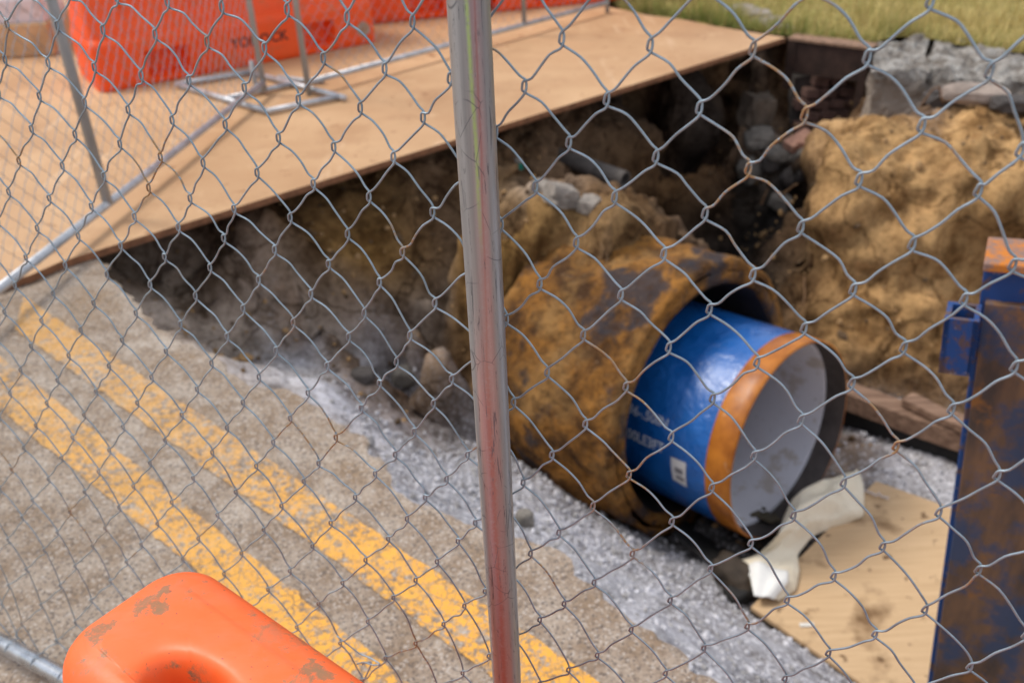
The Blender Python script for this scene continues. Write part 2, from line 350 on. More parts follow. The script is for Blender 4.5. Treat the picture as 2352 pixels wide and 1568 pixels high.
def soil_material():
    m = Mat('excavated_soil', .95, 0, .15, 'World')
    a = m.attr('soil'); base = a['Color']; g = m.attr('stony')['Fac']
    n = m.noise(4.5, 7, .65); n2 = m.noise(24, 6, .7); n3 = m.noise(110, 4, .7)
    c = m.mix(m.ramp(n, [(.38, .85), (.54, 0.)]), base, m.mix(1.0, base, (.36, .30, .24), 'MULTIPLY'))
    c = m.mix(m.ramp(m.noise(2.2, 4, .6), [(.45, 0.), (.62, .6)]), c, m.mix(1.0, c, (1.35, 1.35, 1.4), 'MULTIPLY'))
    c = m.mix(m.ramp(n2, [(.36, .7), (.50, 0.)]), c, m.mix(1.0, c, (.42, .38, .34), 'MULTIPLY'))
    c = m.mix(m.ramp(n2, [(.58, 0.), (.72, .7)]), c, m.mix(1.0, c, (1.7, 1.65, 1.6), 'MULTIPLY'))
    vc = m.voro(42, 'F1', None, 'Color'); vs = m.sep(vc)[0]
    stone = m.mix(m.ramp(vs, [(0., 0.), (1., 1.)]), (.42, .41, .43), (.82, .81, .84))
    c = m.mix(m.math('MULTIPLY', g, m.ramp(m.voro(42), [(.25, .85), (.55, .15)])), c, stone)
    c = m.mix(m.ramp(n3, [(.36, .6), (.46, 0.)]), c, m.mix(1.0, c, (.35, .32, .3), 'MULTIPLY'))
    ck = m.N('ShaderNodeTexNoise'); ck.inputs['Scale'].default_value = 3; ck.inputs['Detail'].default_value = 4; m.L(m.co, ck.inputs['Vector']); ca_ = m.N('ShaderNodeVectorMath'); ca_.operation = 'MULTIPLY_ADD'; m.L(ck.outputs['Color'], ca_.inputs[0]); ca_.inputs[1].default_value = (.5, .5, .5); m.L(m.co, ca_.inputs[2])
    cr3 = m.ramp(m.voro(1.7, 'DISTANCE_TO_EDGE', ca_.outputs[0]), [(.0, .85), (.022, 0.)]); c = m.mix(m.math('MULTIPLY', cr3, m.math('SUBTRACT', 1.0, g)), c, m.mix(1.0, c, (.3, .25, .2), 'MULTIPLY'))
    m.color(c)
    b = m.bump(n, .5, .04); b = m.bump(n2, .6, .015, b); m.bump(n3, .45, .006, b); return m.m
def grass_ground_material():
    m = Mat('dry_turf', .95, 0, .1, 'World'); n = m.noise(2.2, 5, .6); n2 = m.noise(30, 5, .7, m.scaled((1, .5, 1)))
    c = m.mix(m.ramp(n, [(.35, 0.), (.65, 1.)]), (.36, .28, .10), (.27, .235, .065))
    c = m.mix(m.ramp(n2, [(.35, .7), (.55, 0.)]), c, (.12, .09, .035)); c = m.mix(m.ramp(n2, [(.6, 0.), (.72, .6)]), c, (.48, .40, .18))
    m.color(c); m.bump(n2, .8, .03); return m.m
M_SLAB = slab_material(); M_PAINT = paint_material(); M_PLATE = plate_material(); M_PLY = plywood_material()
M_CASING = rust_casing_material(); M_BAND = band_material(); M_BLUE = blue_coat_material()
M_SHIELD = shield_material(); M_SHIELD_B = shield_blue_material(); M_RUSTTOP = rust_top_material(); M_TIMBER = timber_material()
M_SOIL = soil_material(); M_TURF = grass_ground_material(); M_POST = post_material()
M_PLATE_EDGE = plain('plate_edge_rust', (.22, .095, .045), .8, 0, 30, .4)
def lining_mat():
    m = Mat('mortar_lining', .62, 0, .3, 'World'); n = m.noise(3, 5, .6); c = m.mix(n, (.50, .50, .55), (.62, .62, .67)); c = m.mix(m.ramp(m.noise(7, 5, .65), [(.56, 0.), (.64, .6)]), c, (.34, .27, .20)); c = m.mix(m.ramp(m.noise(45, 3, .6), [(.66, 0.), (.70, .6)]), c, (.16, .12, .09)); m.color(c); m.bump(m.noise(30, 4), .2, .004); return m.m
M_LINING = lining_mat()
M_LINEDARK = plain('bare_dark_steel', (.055, .045, .042), .6, .2, 12, .4)
def cloth_mat():
    m = Mat('dirty_geotextile', .85, 0, .3); n = m.noise(6, 6, .65); c = m.mix(m.ramp(n, [(.50, 0.), (.72, .5)]), (.86, .77, .60), (.52, .38, .22)); m.color(c); b = m.bump(m.noise(9, 5, .6), .6, .02); m.bump(m.noise(160, 3), .2, .002, b); return m.m
M_CLOTH = cloth_mat()
M_CLOTH_CLEAN = plain('white_geotextile', (.78, .77, .74), .8, 0, 9, .05, .15, .006)
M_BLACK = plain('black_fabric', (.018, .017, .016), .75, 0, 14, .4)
M_BROWNBAG = plain('brown_fabric', (.055, .04, .028), .8, 0, 10, .5)
M_BLACKPAINT = plain('black_lettering', (.02, .015, .02), .6)
M_WHITEPAINT = plain('white_lettering', (.62, .66, .72), .6, 0, 40, .12)
M_STICKER = plain('paper_sticker', (.68, .66, .64), .7, 0, 30, .05)
M_STICKER_INK = plain('sticker_print', (.22, .21, .22), .7, 0, 60, .2)
M_ROCK = plain('grey_stone', (.20, .18, .155), .9, 0, 12, .35, .5, .01)
M_ROCKL = plain('pale_concrete_rubble', (.27, .235, .20), .92, 0, 18, .45, .7, .02)
M_ROCKD = plain('dark_rubble', (.075, .065, .06), .92, 0, 10, .5, .6, .02)
M_BRICKP = plain('pink_brick', (.40, .22, .16), .9, 0, 20, .3, .3, .006)
M_BRICKD = plain('dark_brick', (.15, .085, .068), .92, 0, 12, .45, .4, .01)
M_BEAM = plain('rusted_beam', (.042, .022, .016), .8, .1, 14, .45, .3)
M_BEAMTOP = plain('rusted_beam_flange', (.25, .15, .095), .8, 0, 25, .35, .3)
M_ROOT = plain('dead_root', (.20, .115, .06), .9, 0, 30, .3)
M_CLAYPIPE = plain('grey_clay_pipe', (.11, .095, .085), .8, 0, 14, .35, .3)
M_TEAL = plain('teal_plastic', (.0, .17, .12), .5, 0, 20, .15)
M_BLOCK = plain('tan_timber', (.50, .33, .18), .8, 0, 6, .25, .2)
M_PLUG = plain('drain_plug', (.42, .27, .18), .7, 0, 30, .3)

# ================================================================== GROUND
FD = np.array([-0.86776998, 0.49696606, 0]); NR = np.array([0.49696606, 0.86776998, 0]); POST = np.array([-0.02425463, 0.80698037, 1.17825955])
# soil colours; cF also paints shade into the bank face below its crest
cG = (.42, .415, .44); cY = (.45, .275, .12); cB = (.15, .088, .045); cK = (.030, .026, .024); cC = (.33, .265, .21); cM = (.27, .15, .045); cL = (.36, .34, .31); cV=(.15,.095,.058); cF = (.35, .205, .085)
slab_edge_px = [(217, 585), (257, 639), (290, 672), (318, 697), (345, 735), (362, 758), (400, 778), (437, 791), (480, 812), (521, 846), (548, 868), (576, 886), (643, 896), (694, 910),
                (738, 937), (760, 962), (796, 985), (838, 1030), (860, 1054), (894, 1098), (925, 1142), (972, 1162), (1023, 1186), (1091, 1213), (1140, 1232), (1185, 1240), (1243, 1257), (1290, 1274),
                (1308, 1292), (1312, 1325), (1345, 1352), (1395, 1376), (1439, 1406), (1480, 1443), (1556, 1500), (1640, 1568), (1760, 1660)]
edge = [at(x, y, 0)[:2] for x, y in slab_edge_px]
ctl = []                                                # x, y, z, colour, stoniness
def cp(px, py, z, c, g=0.0): p = at(px, py, z); ctl.append((p[0], p[1], z, c, g))
def cw(x, y, z, c, g=0.0): ctl.append((x, y, z, c, g))
for k in range(0, len(edge), 3):                        # under and just beyond the edge of the slab
    e = edge[k]; t = k / len(edge)
    c, g = (cC, .15) if k < 15 else (cG, .9)
    cw(e[0] - .12, e[1] - .16, -.20, c, g); cw(e[0] + .04, e[1] + .05, -.22 if k > 10 else -.26, c, g)
# gravel slope and its foot
for a in [(560, 800, -.62, cC, .25), (640, 800, -.68, cC, .3), (690, 840, -.70, cG, .6), (760, 850, -.85, cC, .5), (850, 872, -.98, cG, .6), (930, 915, -1.02, cG, .7), (1000, 965, -1.10, cG, .8), (1080, 1000, -1.15, cG, .8),
          (1180, 1045, -1.20, cG, .9), (1300, 1105, -1.26, cG, 1), (1400, 1185, -1.32, cG, 1), (1480, 1245, -1.36, cG, 1), (1580, 1305, -1.37, cG, 1), (1690, 1385, -1.36, cG, 1), (1820, 1470, -1.36, cG, 1), (1980, 1590, -1.36, cG, 1),
          (1000, 1080, -.70, cG, 1), (1200, 1160, -.80, cG, 1), (1400, 1300, -.80, cG, 1), (1560, 1420, -.75, cG, 1), (860, 980, -.6, cG, .8), (760, 905, -.5, cG, .7)]: cp(*a)
# pit floor
for a in [(1560, 1230, -1.38, cK, .3), (1640, 1290, -1.38, cK, .3), (1620, 1200, -1.40, cK, .2), (1750, 1280, -1.38, cK, .3), (1900, 1180, -1.36, cC, .5), (2000, 1000, -1.34, cG, .9), (2010, 1040, -1.35, cV, .3), (2080, 1060, -1.35, cG, 1),
          (2160, 1120, -1.35, cG, 1), (2250, 1200, -1.35, cG, 1), (2100, 1300, -1.37, cG, 1), (2300, 1500, -1.37, cG, 1), (1960, 950, -1.32, cG, 1), (2120, 1020, -1.33, cG, .9), (2350, 1300, -1.35, cG, 1), (2600, 1500, -1.35, cG, 1)]: cp(*a)
# wall under the plate: top line, then foot line; it stands behind the lip of the plate
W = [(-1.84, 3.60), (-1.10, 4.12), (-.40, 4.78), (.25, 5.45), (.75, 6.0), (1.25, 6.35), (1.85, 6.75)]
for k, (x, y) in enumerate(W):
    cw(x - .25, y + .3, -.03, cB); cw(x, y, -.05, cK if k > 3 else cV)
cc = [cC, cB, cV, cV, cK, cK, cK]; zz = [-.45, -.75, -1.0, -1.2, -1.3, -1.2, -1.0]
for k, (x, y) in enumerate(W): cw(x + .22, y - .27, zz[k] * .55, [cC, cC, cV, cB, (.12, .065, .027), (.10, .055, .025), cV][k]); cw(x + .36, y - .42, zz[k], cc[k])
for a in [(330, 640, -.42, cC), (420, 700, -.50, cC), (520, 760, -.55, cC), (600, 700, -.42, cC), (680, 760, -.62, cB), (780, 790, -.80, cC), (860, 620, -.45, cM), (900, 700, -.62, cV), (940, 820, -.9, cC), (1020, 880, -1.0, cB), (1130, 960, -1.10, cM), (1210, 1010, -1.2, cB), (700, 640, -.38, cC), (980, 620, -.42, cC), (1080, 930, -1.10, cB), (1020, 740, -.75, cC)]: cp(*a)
# soil left lying over the old casing
for a in [(1230, 455, -.22, cC), (1330, 452, -.30, cB), (1430, 448, -.38, cM)]: cp(*a)
for b_, zt_ in ((.52, -.15), (.72, -.14), (.95, -.13), (1.2, -.17), (1.5, -.28)):
    for lt, dz_, c_ in ((-.95, -.80, cB), (-.74, -.30, cM), (-.35, -.02, cM), (0, 0, cY), (.35, -.06, cB), (.66, -.34, cV), (.85, -.72, cK)):
        if (lt < 0 and b_ > 1.3) or (lt < -.2 and b_ < .8): continue
        cw(.863 - .669 * b_ + .743 * lt, 3.509 + .743 * b_ + .669 * lt, zt_ + dz_, tuple(k * .6 for k in c_) if c_ is cY else c_)
cw(1.55, 4.35, -1.25, cK); cw(1.35, 4.7, -1.3, cK); cw(1.6, 3.9, -1.34, cB, .3)
# dark gully right of the casing, rubble below the steel frame
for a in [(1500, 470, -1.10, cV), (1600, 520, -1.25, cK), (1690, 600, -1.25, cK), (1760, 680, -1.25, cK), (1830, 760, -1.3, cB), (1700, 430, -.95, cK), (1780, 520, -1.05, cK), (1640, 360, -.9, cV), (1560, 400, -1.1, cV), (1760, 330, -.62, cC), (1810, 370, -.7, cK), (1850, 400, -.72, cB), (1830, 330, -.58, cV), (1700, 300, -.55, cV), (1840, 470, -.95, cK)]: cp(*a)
cw(2.0, 6.62, -.42, cB); cw(2.35, 6.42, -.42, cB); cw(2.0, 6.85, -.05, cB); cw(2.38, 6.62, -.05, cB); cw(2.15, 5.95, -.72, cV); cw(2.34, 5.9, -.5, cV)
# sand bank on the right: crest, face, foot
for px_, off, c_ in ((1905, .05, cF), (1965, .02, cY), (2060, 0, cY), (2180, 0, cY), (2300, 0, cY), (2450, .0, cY)):
    for py_, z_, cc_ in ((275, -.21, cY), (318, -.22, cY), (352, -.25, cY), (400, -.33, cY), (450, -.43, cF), (500, -.54, cY), (560, -.68, cF), (640, -.87, cY), (720, -1.03, cF), (800, -1.16, cF), (870, -1.27, cB)):
        if px_ < 1950 and py_ < 300: continue
        cp(px_, py_, z_ - off, c_ if cc_ is cY else cc_)
for a in [(1885, 300, -.42, cY, .1), (2150, 268, -.20, cV, .2), (1868, 400, -.62, cB), (1862, 520, -.86, cB), (1852, 640, -1.1, cV), (1870, 760, -1.22, cB), (1960, 890, -1.31, cB, .2), (2200, 940, -1.29, cB, .2), (2450, 1000, -1.28, cB), (2700, 1100, -1.25, cY), (2600, 300, -.16, cY, .2), (2650, 600, -.7, cY)]: cp(*a)
cw(3.2, 5.9, -.12, cY, .2); cw(4.3, 5.5, -.12, cY); cw(4.4, 3.5, -.2, cY); cw(4.4, 1.0, -.2, cG); cw(2.4, 6.3, -.2, cB)
for x, y in [(-2.6, 0), (0, 0), (1.6, 0), (4.4, 0), (-2.6, 4.0), (-2.6, 2.0), (-2.6, 8.2), (0, 8.2), (2, 8.2), (4.4, 8.2), (1.0, 7.3), (2.0, 7.2), (3.0, 7.0), (4.4, 6.6)]: cw(x, y, -.20 if y < 2.5 else -.05, cB)
for x, y, z in [(1.6, .6, -.2), (2.2, .9, -.3), (2.0, 1.6, -1.2), (1.5, 1.5, -1.1), (3.2, 2.0, -1.2), (3.6, 1.2, -.3)]: cw(x, y, z, cG, 1)

def terrain():
    x0, x1, y0, y1, st = -2.6, 4.4, 0.0, 8.2, .0165
    xs = np.arange(x0, x1 + st / 2, st); ys = np.arange(y0, y1 + st / 2, st); nx, ny = len(xs), len(ys)
    X, Y = np.meshgrid(xs, ys, indexing='ij')
    D = np.full((X.size, 5), np.nan)
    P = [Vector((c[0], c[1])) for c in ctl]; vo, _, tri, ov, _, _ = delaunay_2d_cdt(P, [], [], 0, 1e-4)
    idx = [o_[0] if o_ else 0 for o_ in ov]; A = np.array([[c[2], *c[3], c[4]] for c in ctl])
    for t in tri:
        p = np.array([[vo[k][0], vo[k][1]] for k in t]); q = A[[idx[k] for k in t]]
        lo = p.min(0); hi = p.max(0)
        i0, i1 = max(0, int((lo[0] - x0) / st)), min(nx, int((hi[0] - x0) / st) + 2); j0, j1 = max(0, int((lo[1] - y0) / st)), min(ny, int((hi[1] - y0) / st) + 2)
        if i1 <= i0 or j1 <= j0: continue
        gx = X[i0:i1, j0:j1].ravel(); gy = Y[i0:i1, j0:j1].ravel(); ii, jj = np.meshgrid(np.arange(i0, i1), np.arange(j0, j1), indexing='ij'); fl = (ii * ny + jj).ravel()
        d = (p[1, 1] - p[2, 1]) * (p[0, 0] - p[2, 0]) + (p[2, 0] - p[1, 0]) * (p[0, 1] - p[2, 1])
        if abs(d) < 1e-12: continue
        a = ((p[1, 1] - p[2, 1]) * (gx - p[2, 0]) + (p[2, 0] - p[1, 0]) * (gy - p[2, 1])) / d
        b = ((p[2, 1] - p[0, 1]) * (gx - p[2, 0]) + (p[0, 0] - p[2, 0]) * (gy - p[2, 1])) / d; c = 1 - a - b
        ok = (a > -1e-6) & (b > -1e-6) & (c > -1e-6)
        D[fl[ok]] = a[ok, None] * q[0] + b[ok, None] * q[1] + c[ok, None] * q[2]
    D[np.isnan(D[:, 0])] = (-.2, *cB, 0); D = D.reshape(nx, ny, 5)
    def blur(a, n):
        for _ in range(n):
            a = np.pad(a, ((1, 1), (1, 1), (0, 0)), 'edge'); a = (a[:-2] + 2 * a[1:-1] + a[2:]) / 4; a = (a[:, :-2] + 2 * a[:, 1:-1] + a[:, 2:]) / 4
        return a
    D[:, :, :1] = blur(D[:, :, :1], 6); D[:, :, 1:] = blur(D[:, :, 1:], 10)
    z = D[:, :, 0]; pos = np.stack([X, Y, z], -1).reshape(-1, 3)
    gz = np.gradient(z, st); N = np.stack([-gz[0], -gz[1], np.ones_like(z)], -1).reshape(-1, 3); N /= np.linalg.norm(N, axis=1)[:, None]
    stony = D[:, :, 4].ravel(); amp = (.018 + .08 * (1 - stony)) * np.where(pos[:, 0] < -.1, .5, 1)
    disp = fbm(pos * 2.2, 5, 3, .52) * amp * 1.35 + np.abs(fbm(pos * (6, 6, 9), 4, 9, .55)) * amp * np.where((pos[:, 0] > 1.5) & (stony < .3), .35, .8) + fbm(pos * (1.6, 1.6, 6.5), 4, 50, .5) * np.where((pos[:, 0] > 1.5) & (stony < .3), .03, 0) - amp * .3 + np.abs(fbm(pos * (3.6, 3.6, 5) + 9, 4, 21, .6)) * np.where(stony < .25, .03, 0)
    rim = np.clip((-.03 - z.ravel()) / .1, 0, 1); q = pos + N * (disp * rim)[:, None]
    # nothing of the soil may stand inside the casing
    ax_ = np.array([.66590959, -.73998295]); ln = np.linalg.norm(ax_); ax_ = ax_ / ln; rel = q[:, :2] - np.array([0.863, 3.509]); bb_ = -(rel @ ax_); lat = np.abs(rel @ np.array([-ax_[1], ax_[0]])); axz = -.833 - .095 * bb_
    slat = rel @ np.array([-ax_[1], ax_[0]]); inn = (lat < .66) & (bb_ > -.12) & (bb_ < np.where(slat < -.15, .80, .50)); floor_ = axz - np.sqrt(np.clip(.66 ** 2 - lat ** 2, 0, None)) - .02
    q[inn, 2] = np.minimum(q[inn, 2], floor_[inn])
    q[:, 2] = np.minimum(q[:, 2], np.where(pos[:, 2] > -.14, -.012, 1))
    f = [(i * ny + j, (i + 1) * ny + j, (i + 1) * ny + j + 1, i * ny + j + 1) for i in range(nx - 1) for j in range(ny - 1)]
    mb = MB(); mb.add(q, f); o = mb.build('excavated_ground', M_SOIL, smooth=True, origin=(0, 0, 0)); o['kind'] = 'structure'
    ca = o.data.color_attributes.new('soil', 'FLOAT_COLOR', 'POINT')
    jit = 1 + .28 * fbm(pos * 1.9, 3, 40)[:, None]
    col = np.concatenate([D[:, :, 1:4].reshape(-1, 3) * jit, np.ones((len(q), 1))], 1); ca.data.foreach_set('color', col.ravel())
    at_ = o.data.attributes.new('stony', 'FLOAT', 'POINT'); at_.data.foreach_set('value', stony)
    G = q.reshape(nx, ny, 3)[:, :, 2]
    def H(x, y):
        i = int(round((x - x0) / st)); j = int(round((y - y0) / st)); return float(G[min(max(i, 0), nx - 1), min(max(j, 0), ny - 1)])
    return H, stony.reshape(nx, ny), (x0, y0, st, nx, ny)
H, STONY, TG = terrain()
mb = MB(); B0, B1, B2, B3 = -2.6, 4.4, 0.0, 8.2; zf = -.21
for a, b, c, d in ((-60, -40, 60, B2), (-60, B3, 60, 90), (-60, B2, B0, B3), (B1, B2, 60, B3)):
    mb.add([(a, b, zf), (c, b, zf), (c, d, zf), (a, d, zf)], [(0, 1, 2, 3)])
o = mb.build('ground', plain('bare_earth', cB, .95, 0, 3, .3, .3), origin=(0, 0, 0)); o['kind'] = 'structure'

# the concrete road slab with its broken edge, standing over the excavation
random.seed(5)
def rough_edge(pts, amp=.012, step=.018, seed=1):
    outp = []
    for a, b in zip(pts[:-1], pts[1:]):
        a = np.array(a); b = np.array(b); n = max(1, int(np.linalg.norm(b - a) / step))
        for k in range(n): outp.append(a + (b - a) * k / n)
    outp.append(np.array(pts[-1])); P = np.array(outp); n = len(P)
    q = np.c_[P * 14, np.zeros(n)]; return P + amp * np.c_[fbm(q, 4, seed, .65), fbm(q + 31, 4, seed, .65)]
E2 = rough_edge(edge); poly = [tuple(p) for p in E2] + [(2.4, .2), (2.4, -4), (-9, -4), (-9, 4.2), (-2.3, 4.0), (-1.9, 3.75)]
from mathutils.geometry import tessellate_polygon
def slab(name, poly, z1, thick, mat, seed=2, under=.03, nedge=0):
    n = len(poly); mb = MB(); v = [(p[0], p[1], z1) for p in poly]; tri = tessellate_polygon([[Vector(p) for p in v]])
    rows = [np.array(v)]; 
    for k, dz in enumerate((.006, .03, .07, .11, thick)):
        a = np.array(v); a[:, 2] = z1 - dz
        jn = fbm(a * (18, 18, 18) + 7, 4, seed, .65)[:, None] * .014
        ox = a[:, :2] * 0 + jn; a[:nedge, :2] += (ox * .8)[:nedge] - (np.array([.45, .62]) * under * (k / 4.0))
        if k == 0: a[:nedge, :2] += np.array([.45, .62]) * .004
        rows.append(a)
    vv = np.concatenate(rows); f = [tuple(t) for t in tri]; m = len(rows)
    for r in range(m - 1):
        for i in range(n): j = (i + 1) % n; f.append((r * n + i, r * n + j, (r + 1) * n + j, (r + 1) * n + i))
    mb.add(vv, f); o = mb.build(name, mat, origin=(0, 0, 0)); return fixnormals(o)
o = slab('concrete_road', poly, 0, .15, M_SLAB, nedge=len(E2)); o['kind'] = 'structure'
def line_on_slab(p):
    a = [at(*q)[:2] for q in p]; u0, u1, l0, l1 = a                       # far and near ends of both edges
    mb = MB(); n = 120; rows = []
    for k in range(n + 1):
        t = -.0 + 1.35 * k / n; e = np.array([u0 + (u1 - u0) * t, l0 + (l1 - l0) * t]); q = np.c_[e * 30, [[0], [9]]]
        d = unit(e[1] - e[0]); e[0] += d * fbm(q, 4, 7, .7)[0] * .006; e[1] += d * fbm(q, 4, 8, .7)[1] * .006
        rows.append([(e[0][0], e[0][1], .004), (e[1][0], e[1][1], .004)])
    mb.grid(rows); o = mb.build('road_marking', M_PAINT, origin=(0, 0, 0)); o['kind'] = 'structure'; fixnormals(o)
    if o.data.polygons[0].normal.z < 0: o.data.flip_normals()
line_on_slab([(55, 682), (1378, 1568), (35, 757), (1150, 1568)])
line_on_slab([(-40, 788), (938, 1568), (-60, 893), (772, 1568)])

# turf beyond the works
tp = [(1380, -10), (1430, 22), (1486, 30), (1576, 42), (1650, 58), (1720, 66), (1790, 78), (1830, 84), (1900, 90), (1990, 96), (2062, 78), (2120, 84), (2200, 100), (2352, 118), (2600, 160)]
tur = [at(x, y, 0)[:2] + np.array([0, -.07]) for x, y in tp]
T2 = rough_edge(tur, .03, .05, 5); poly = [tuple(p) for p in T2] + [(60, 6), (60, 85), (-30, 85), (.2, 8.4)]
mb = MB(); v = [(p[0], p[1], .006) for p in poly]; mb.add(v, [tuple(t) for t in tessellate_polygon([[Vector(p) for p in v]])])
o = mb.build('turf', M_TURF, origin=(0, 0, 0)); o['kind'] = 'structure'; fixnormals(o)
if o.data.polygons[0].normal.z < 0: o.data.flip_normals()
def grass():
    rng = np.random.default_rng(3); n = 52000; bx = np.concatenate([rng.uniform(.6, 9, n), ]); ey = np.interp(bx, [t[0] for t in tur], [t[1] for t in tur])
    by = ey + rng.random(n) ** 1.8 * 7 + .01; v = np.zeros((n, 3, 3)); a = rng.uniform(0, 2 * np.pi, n); h = rng.uniform(.03, .08, n) * (1 + .8 * (vnoise(np.c_[bx * 3, by * 3, bx * 0], 4) > .25)); wd = .0035 + .002 * rng.random(n)
    edgy = np.exp(-(by - ey) / .25); h *= 1 + .5 * edgy
    c = np.c_[bx, by]; d = np.c_[np.cos(a), np.sin(a)]; v[:, 0, :2] = c - d * wd[:, None]; v[:, 1, :2] = c + d * wd[:, None]
    v[:, 2, :2] = c + rng.normal(0, .03, (n, 2)); v[:, 2, 2] = h
    mb = MB(); mb.add(v.reshape(-1, 3), [(3 * i, 3 * i + 1, 3 * i + 2) for i in range(n)])
    m = Mat('grass_blade', .7, 0, .2); at_ = m.attr('tint'); m.color(at_['Color'])
    o = mb.build('grass', m.m, origin=(0, 0, 0)); ca = o.data.color_attributes.new('tint', 'FLOAT_COLOR', 'POINT')
    g = np.clip(.10 + .42 * edgy + .35 * vnoise(np.c_[bx * 1.2, by * 1.2, bx * 0], 11) + rng.normal(0, .22, n), 0, 1)[:, None]
    col = (1 - g) * np.array([.56, .44, .18]) + g * np.array([.17, .26, .045]); col = np.repeat(np.c_[col, np.ones(n)], 3, 0); ca.data.foreach_set('color', col.ravel())
    return tag(o, 'dry yellow green grass along the far side of the pit', 'grass', kind='stuff')
grass()

# ================================================================== ROCKS, GRAVEL
def rock_bm(size, seed, sub=2, flat=(1, 1, .7), jag=.35, cut=.8):
    bm = bmesh.new(); bmesh.ops.create_icosphere(bm, subdivisions=sub, radius=1)
    P = np.array([v.co[:] for v in bm.verts]); n = vnoise(P * 1.3 + seed * 3.1, seed) * jag + vnoise(P * 3.1 + seed, seed + 5) * jag * .4
    Q = P * (1 + n)[:, None]; Q = np.sign(Q) * np.minimum(np.abs(Q), cut + .1 * (seed % 3)); Q = Q + (vnoise(P * 6 + seed, seed + 9) * .05 * (jag / .3))[:, None] * P; Q = Q * np.array(flat) * size
    F_ = [tuple(v.index for v in f.verts) for f in bm.faces]; bm.free(); return Q, F_
def ground_hit(px, py):
    r = ray(px, py)
    for d in np.arange(1.6, 8, .01):
        p = CAM + r * d
        if p[2] < H(p[0], p[1]) and TG[0] < p[0] < 4.3 and 0 < p[1] < 8.1 and p[2] < -.04: return p
    return None
def rotm(a, b=0, c=0): return np.array(Matrix.Rotation(c, 3, 'Z') @ Matrix.Rotation(b, 3, 'Y') @ Matrix.Rotation(a, 3, 'X'))
def gravel(name, n, region, size, mats, label, cat, seed):
    rng = np.random.default_rng(seed); protos = [rock_bm(1, s, 1, (1, .8, .65), .3) for s in range(5)]; mb = MB(); mi = []
    for k in range(n):
        x, y = region(rng)
        if x is None: continue
        z = H(x, y); s = size * rng.lognormal(0, .4); Q, Fc = protos[rng.integers(5)]
        Rm = rotm(*rng.uniform(0, 6.28, 3)); mb.add(Q @ Rm.T * s + (x, y, z + s * .25), Fc); mi += [int(rng.integers(len(mats)))] * len(Fc)
    o = mb.build(name, mats[0], origin=(0, 0, 0))
    for m in mats[1:]: o.data.materials.append(m)
    o.data.polygons.foreach_set('material_index', mi); return tag(o, label, cat, kind='stuff')
def reg_stony(rng):
    x = rng.uniform(-.9, 3.2); y = rng.uniform(1.0, 4.6); i = int((x - TG[0]) / TG[2]); j = int((y - TG[1]) / TG[2])
    return (x, y) if rng.random() < STONY[i, j] ** 2 and H(x, y) < -.2 else (None, None)
M_G1 = plain('gravel_pale', (.55, .54, .57), .9, 0, 60, .3); M_G2 = plain('gravel_grey', (.46, .45, .47), .9, 0, 60, .3); M_G3 = plain('gravel_dark', (.34, .325, .32), .9, 0, 60, .3)
gravel('gravel', 26000, reg_stony, .0085, [M_G1, M_G1, M_G2, M_G3], 'pale grey gravel and concrete dust spread down the slope and floor of the pit', 'gravel', 1)
def reg_dirt(rng):
    x = rng.uniform(-1.8, 3.8); y = rng.uniform(2.6, 6.6); i = int((x - TG[0]) / TG[2]); j = int((y - TG[1]) / TG[2])
    return (x, y) if STONY[i, j] < .4 and H(x, y) < -.15 else (None, None)
M_D1 = plain('clod_tan', (.36, .22, .10), .95, 0, 30, .4); M_D2 = plain('clod_brown', (.12, .075, .04), .95, 0, 30, .4)
gravel('soil_clods', 2600, reg_dirt, .012, [M_D1, M_D1, M_D2, M_D2], 'loose clods and crumbs of brown soil on the pit sides', 'soil', 2)
def rock(name, px, py, z, size, mat, label, cat='rock', flat=(1, .8, .7), seed=1, rot=(0, 0, 0), group=None, jag=.3, sub=3, cut=.7):
    p = at(px, py, z)
    if z < -.15:
        g_ = ground_hit(px, py + size * 200)
        if g_ is not None: p = g_ + np.array([0, 0, size * flat[2] * .45])
    Q, Fc = rock_bm(size, seed, sub, flat, jag, cut); mb = MB(); mb.add(Q @ rotm(*rot).T + p, Fc)
    o = mb.build(name, mat, smooth=False, origin=p); return tag(o, label, cat, group)
rock('stone', 1206, 1196, -.80, .055, M_ROCK, 'smooth grey stone half sunk in the pale gravel beside the near post', flat=(.75, .7, 1), seed=4, jag=.12)
rock('stone', 930, 860, -.98, .07, M_ROCK, 'brown boulder at the top of the gravel, below the dark pit wall', seed=2, flat=(1, .8, .9), jag=.2)
rock('stone', 836, 862, -.92, .07, M_ROCKD, 'dark broken stone left of the brown boulder on the gravel slope', seed=7)
rock('concrete_lump', 1290, 442, -.22, .10, M_ROCKL, 'pale concrete lump on top of the soil over the casing, left one', 'rock', seed=3, rot=(0, .3, .4))
rock('concrete_lump', 1352, 468, -.26, .075, M_ROCKL, 'pale concrete lump on top of the soil over the casing, right one', 'rock', seed=9, rot=(.2, 0, 1))
rock('concrete_lump', 1242, 425, -.26, .06, M_ROCKL, 'small pale lump just below the teal cap', 'rock', seed=12, rot=(.2, 0, 1))
rock('concrete_lump', 1742, 306, -.50, .11, M_ROCK, 'round grey concrete lump on the dark rubble under the plate corner', 'rock', seed=5)
rock('concrete_lump', 1771, 314, -.47, .042, M_ROCKL, 'small white stone touching the round grey lump', 'rock', seed=6)
rock('concrete_lump', 1790, 345, -.55, .11, M_ROCK, 'grey brown chunk between the round lump and the pink bricks', 'rock', seed=8)
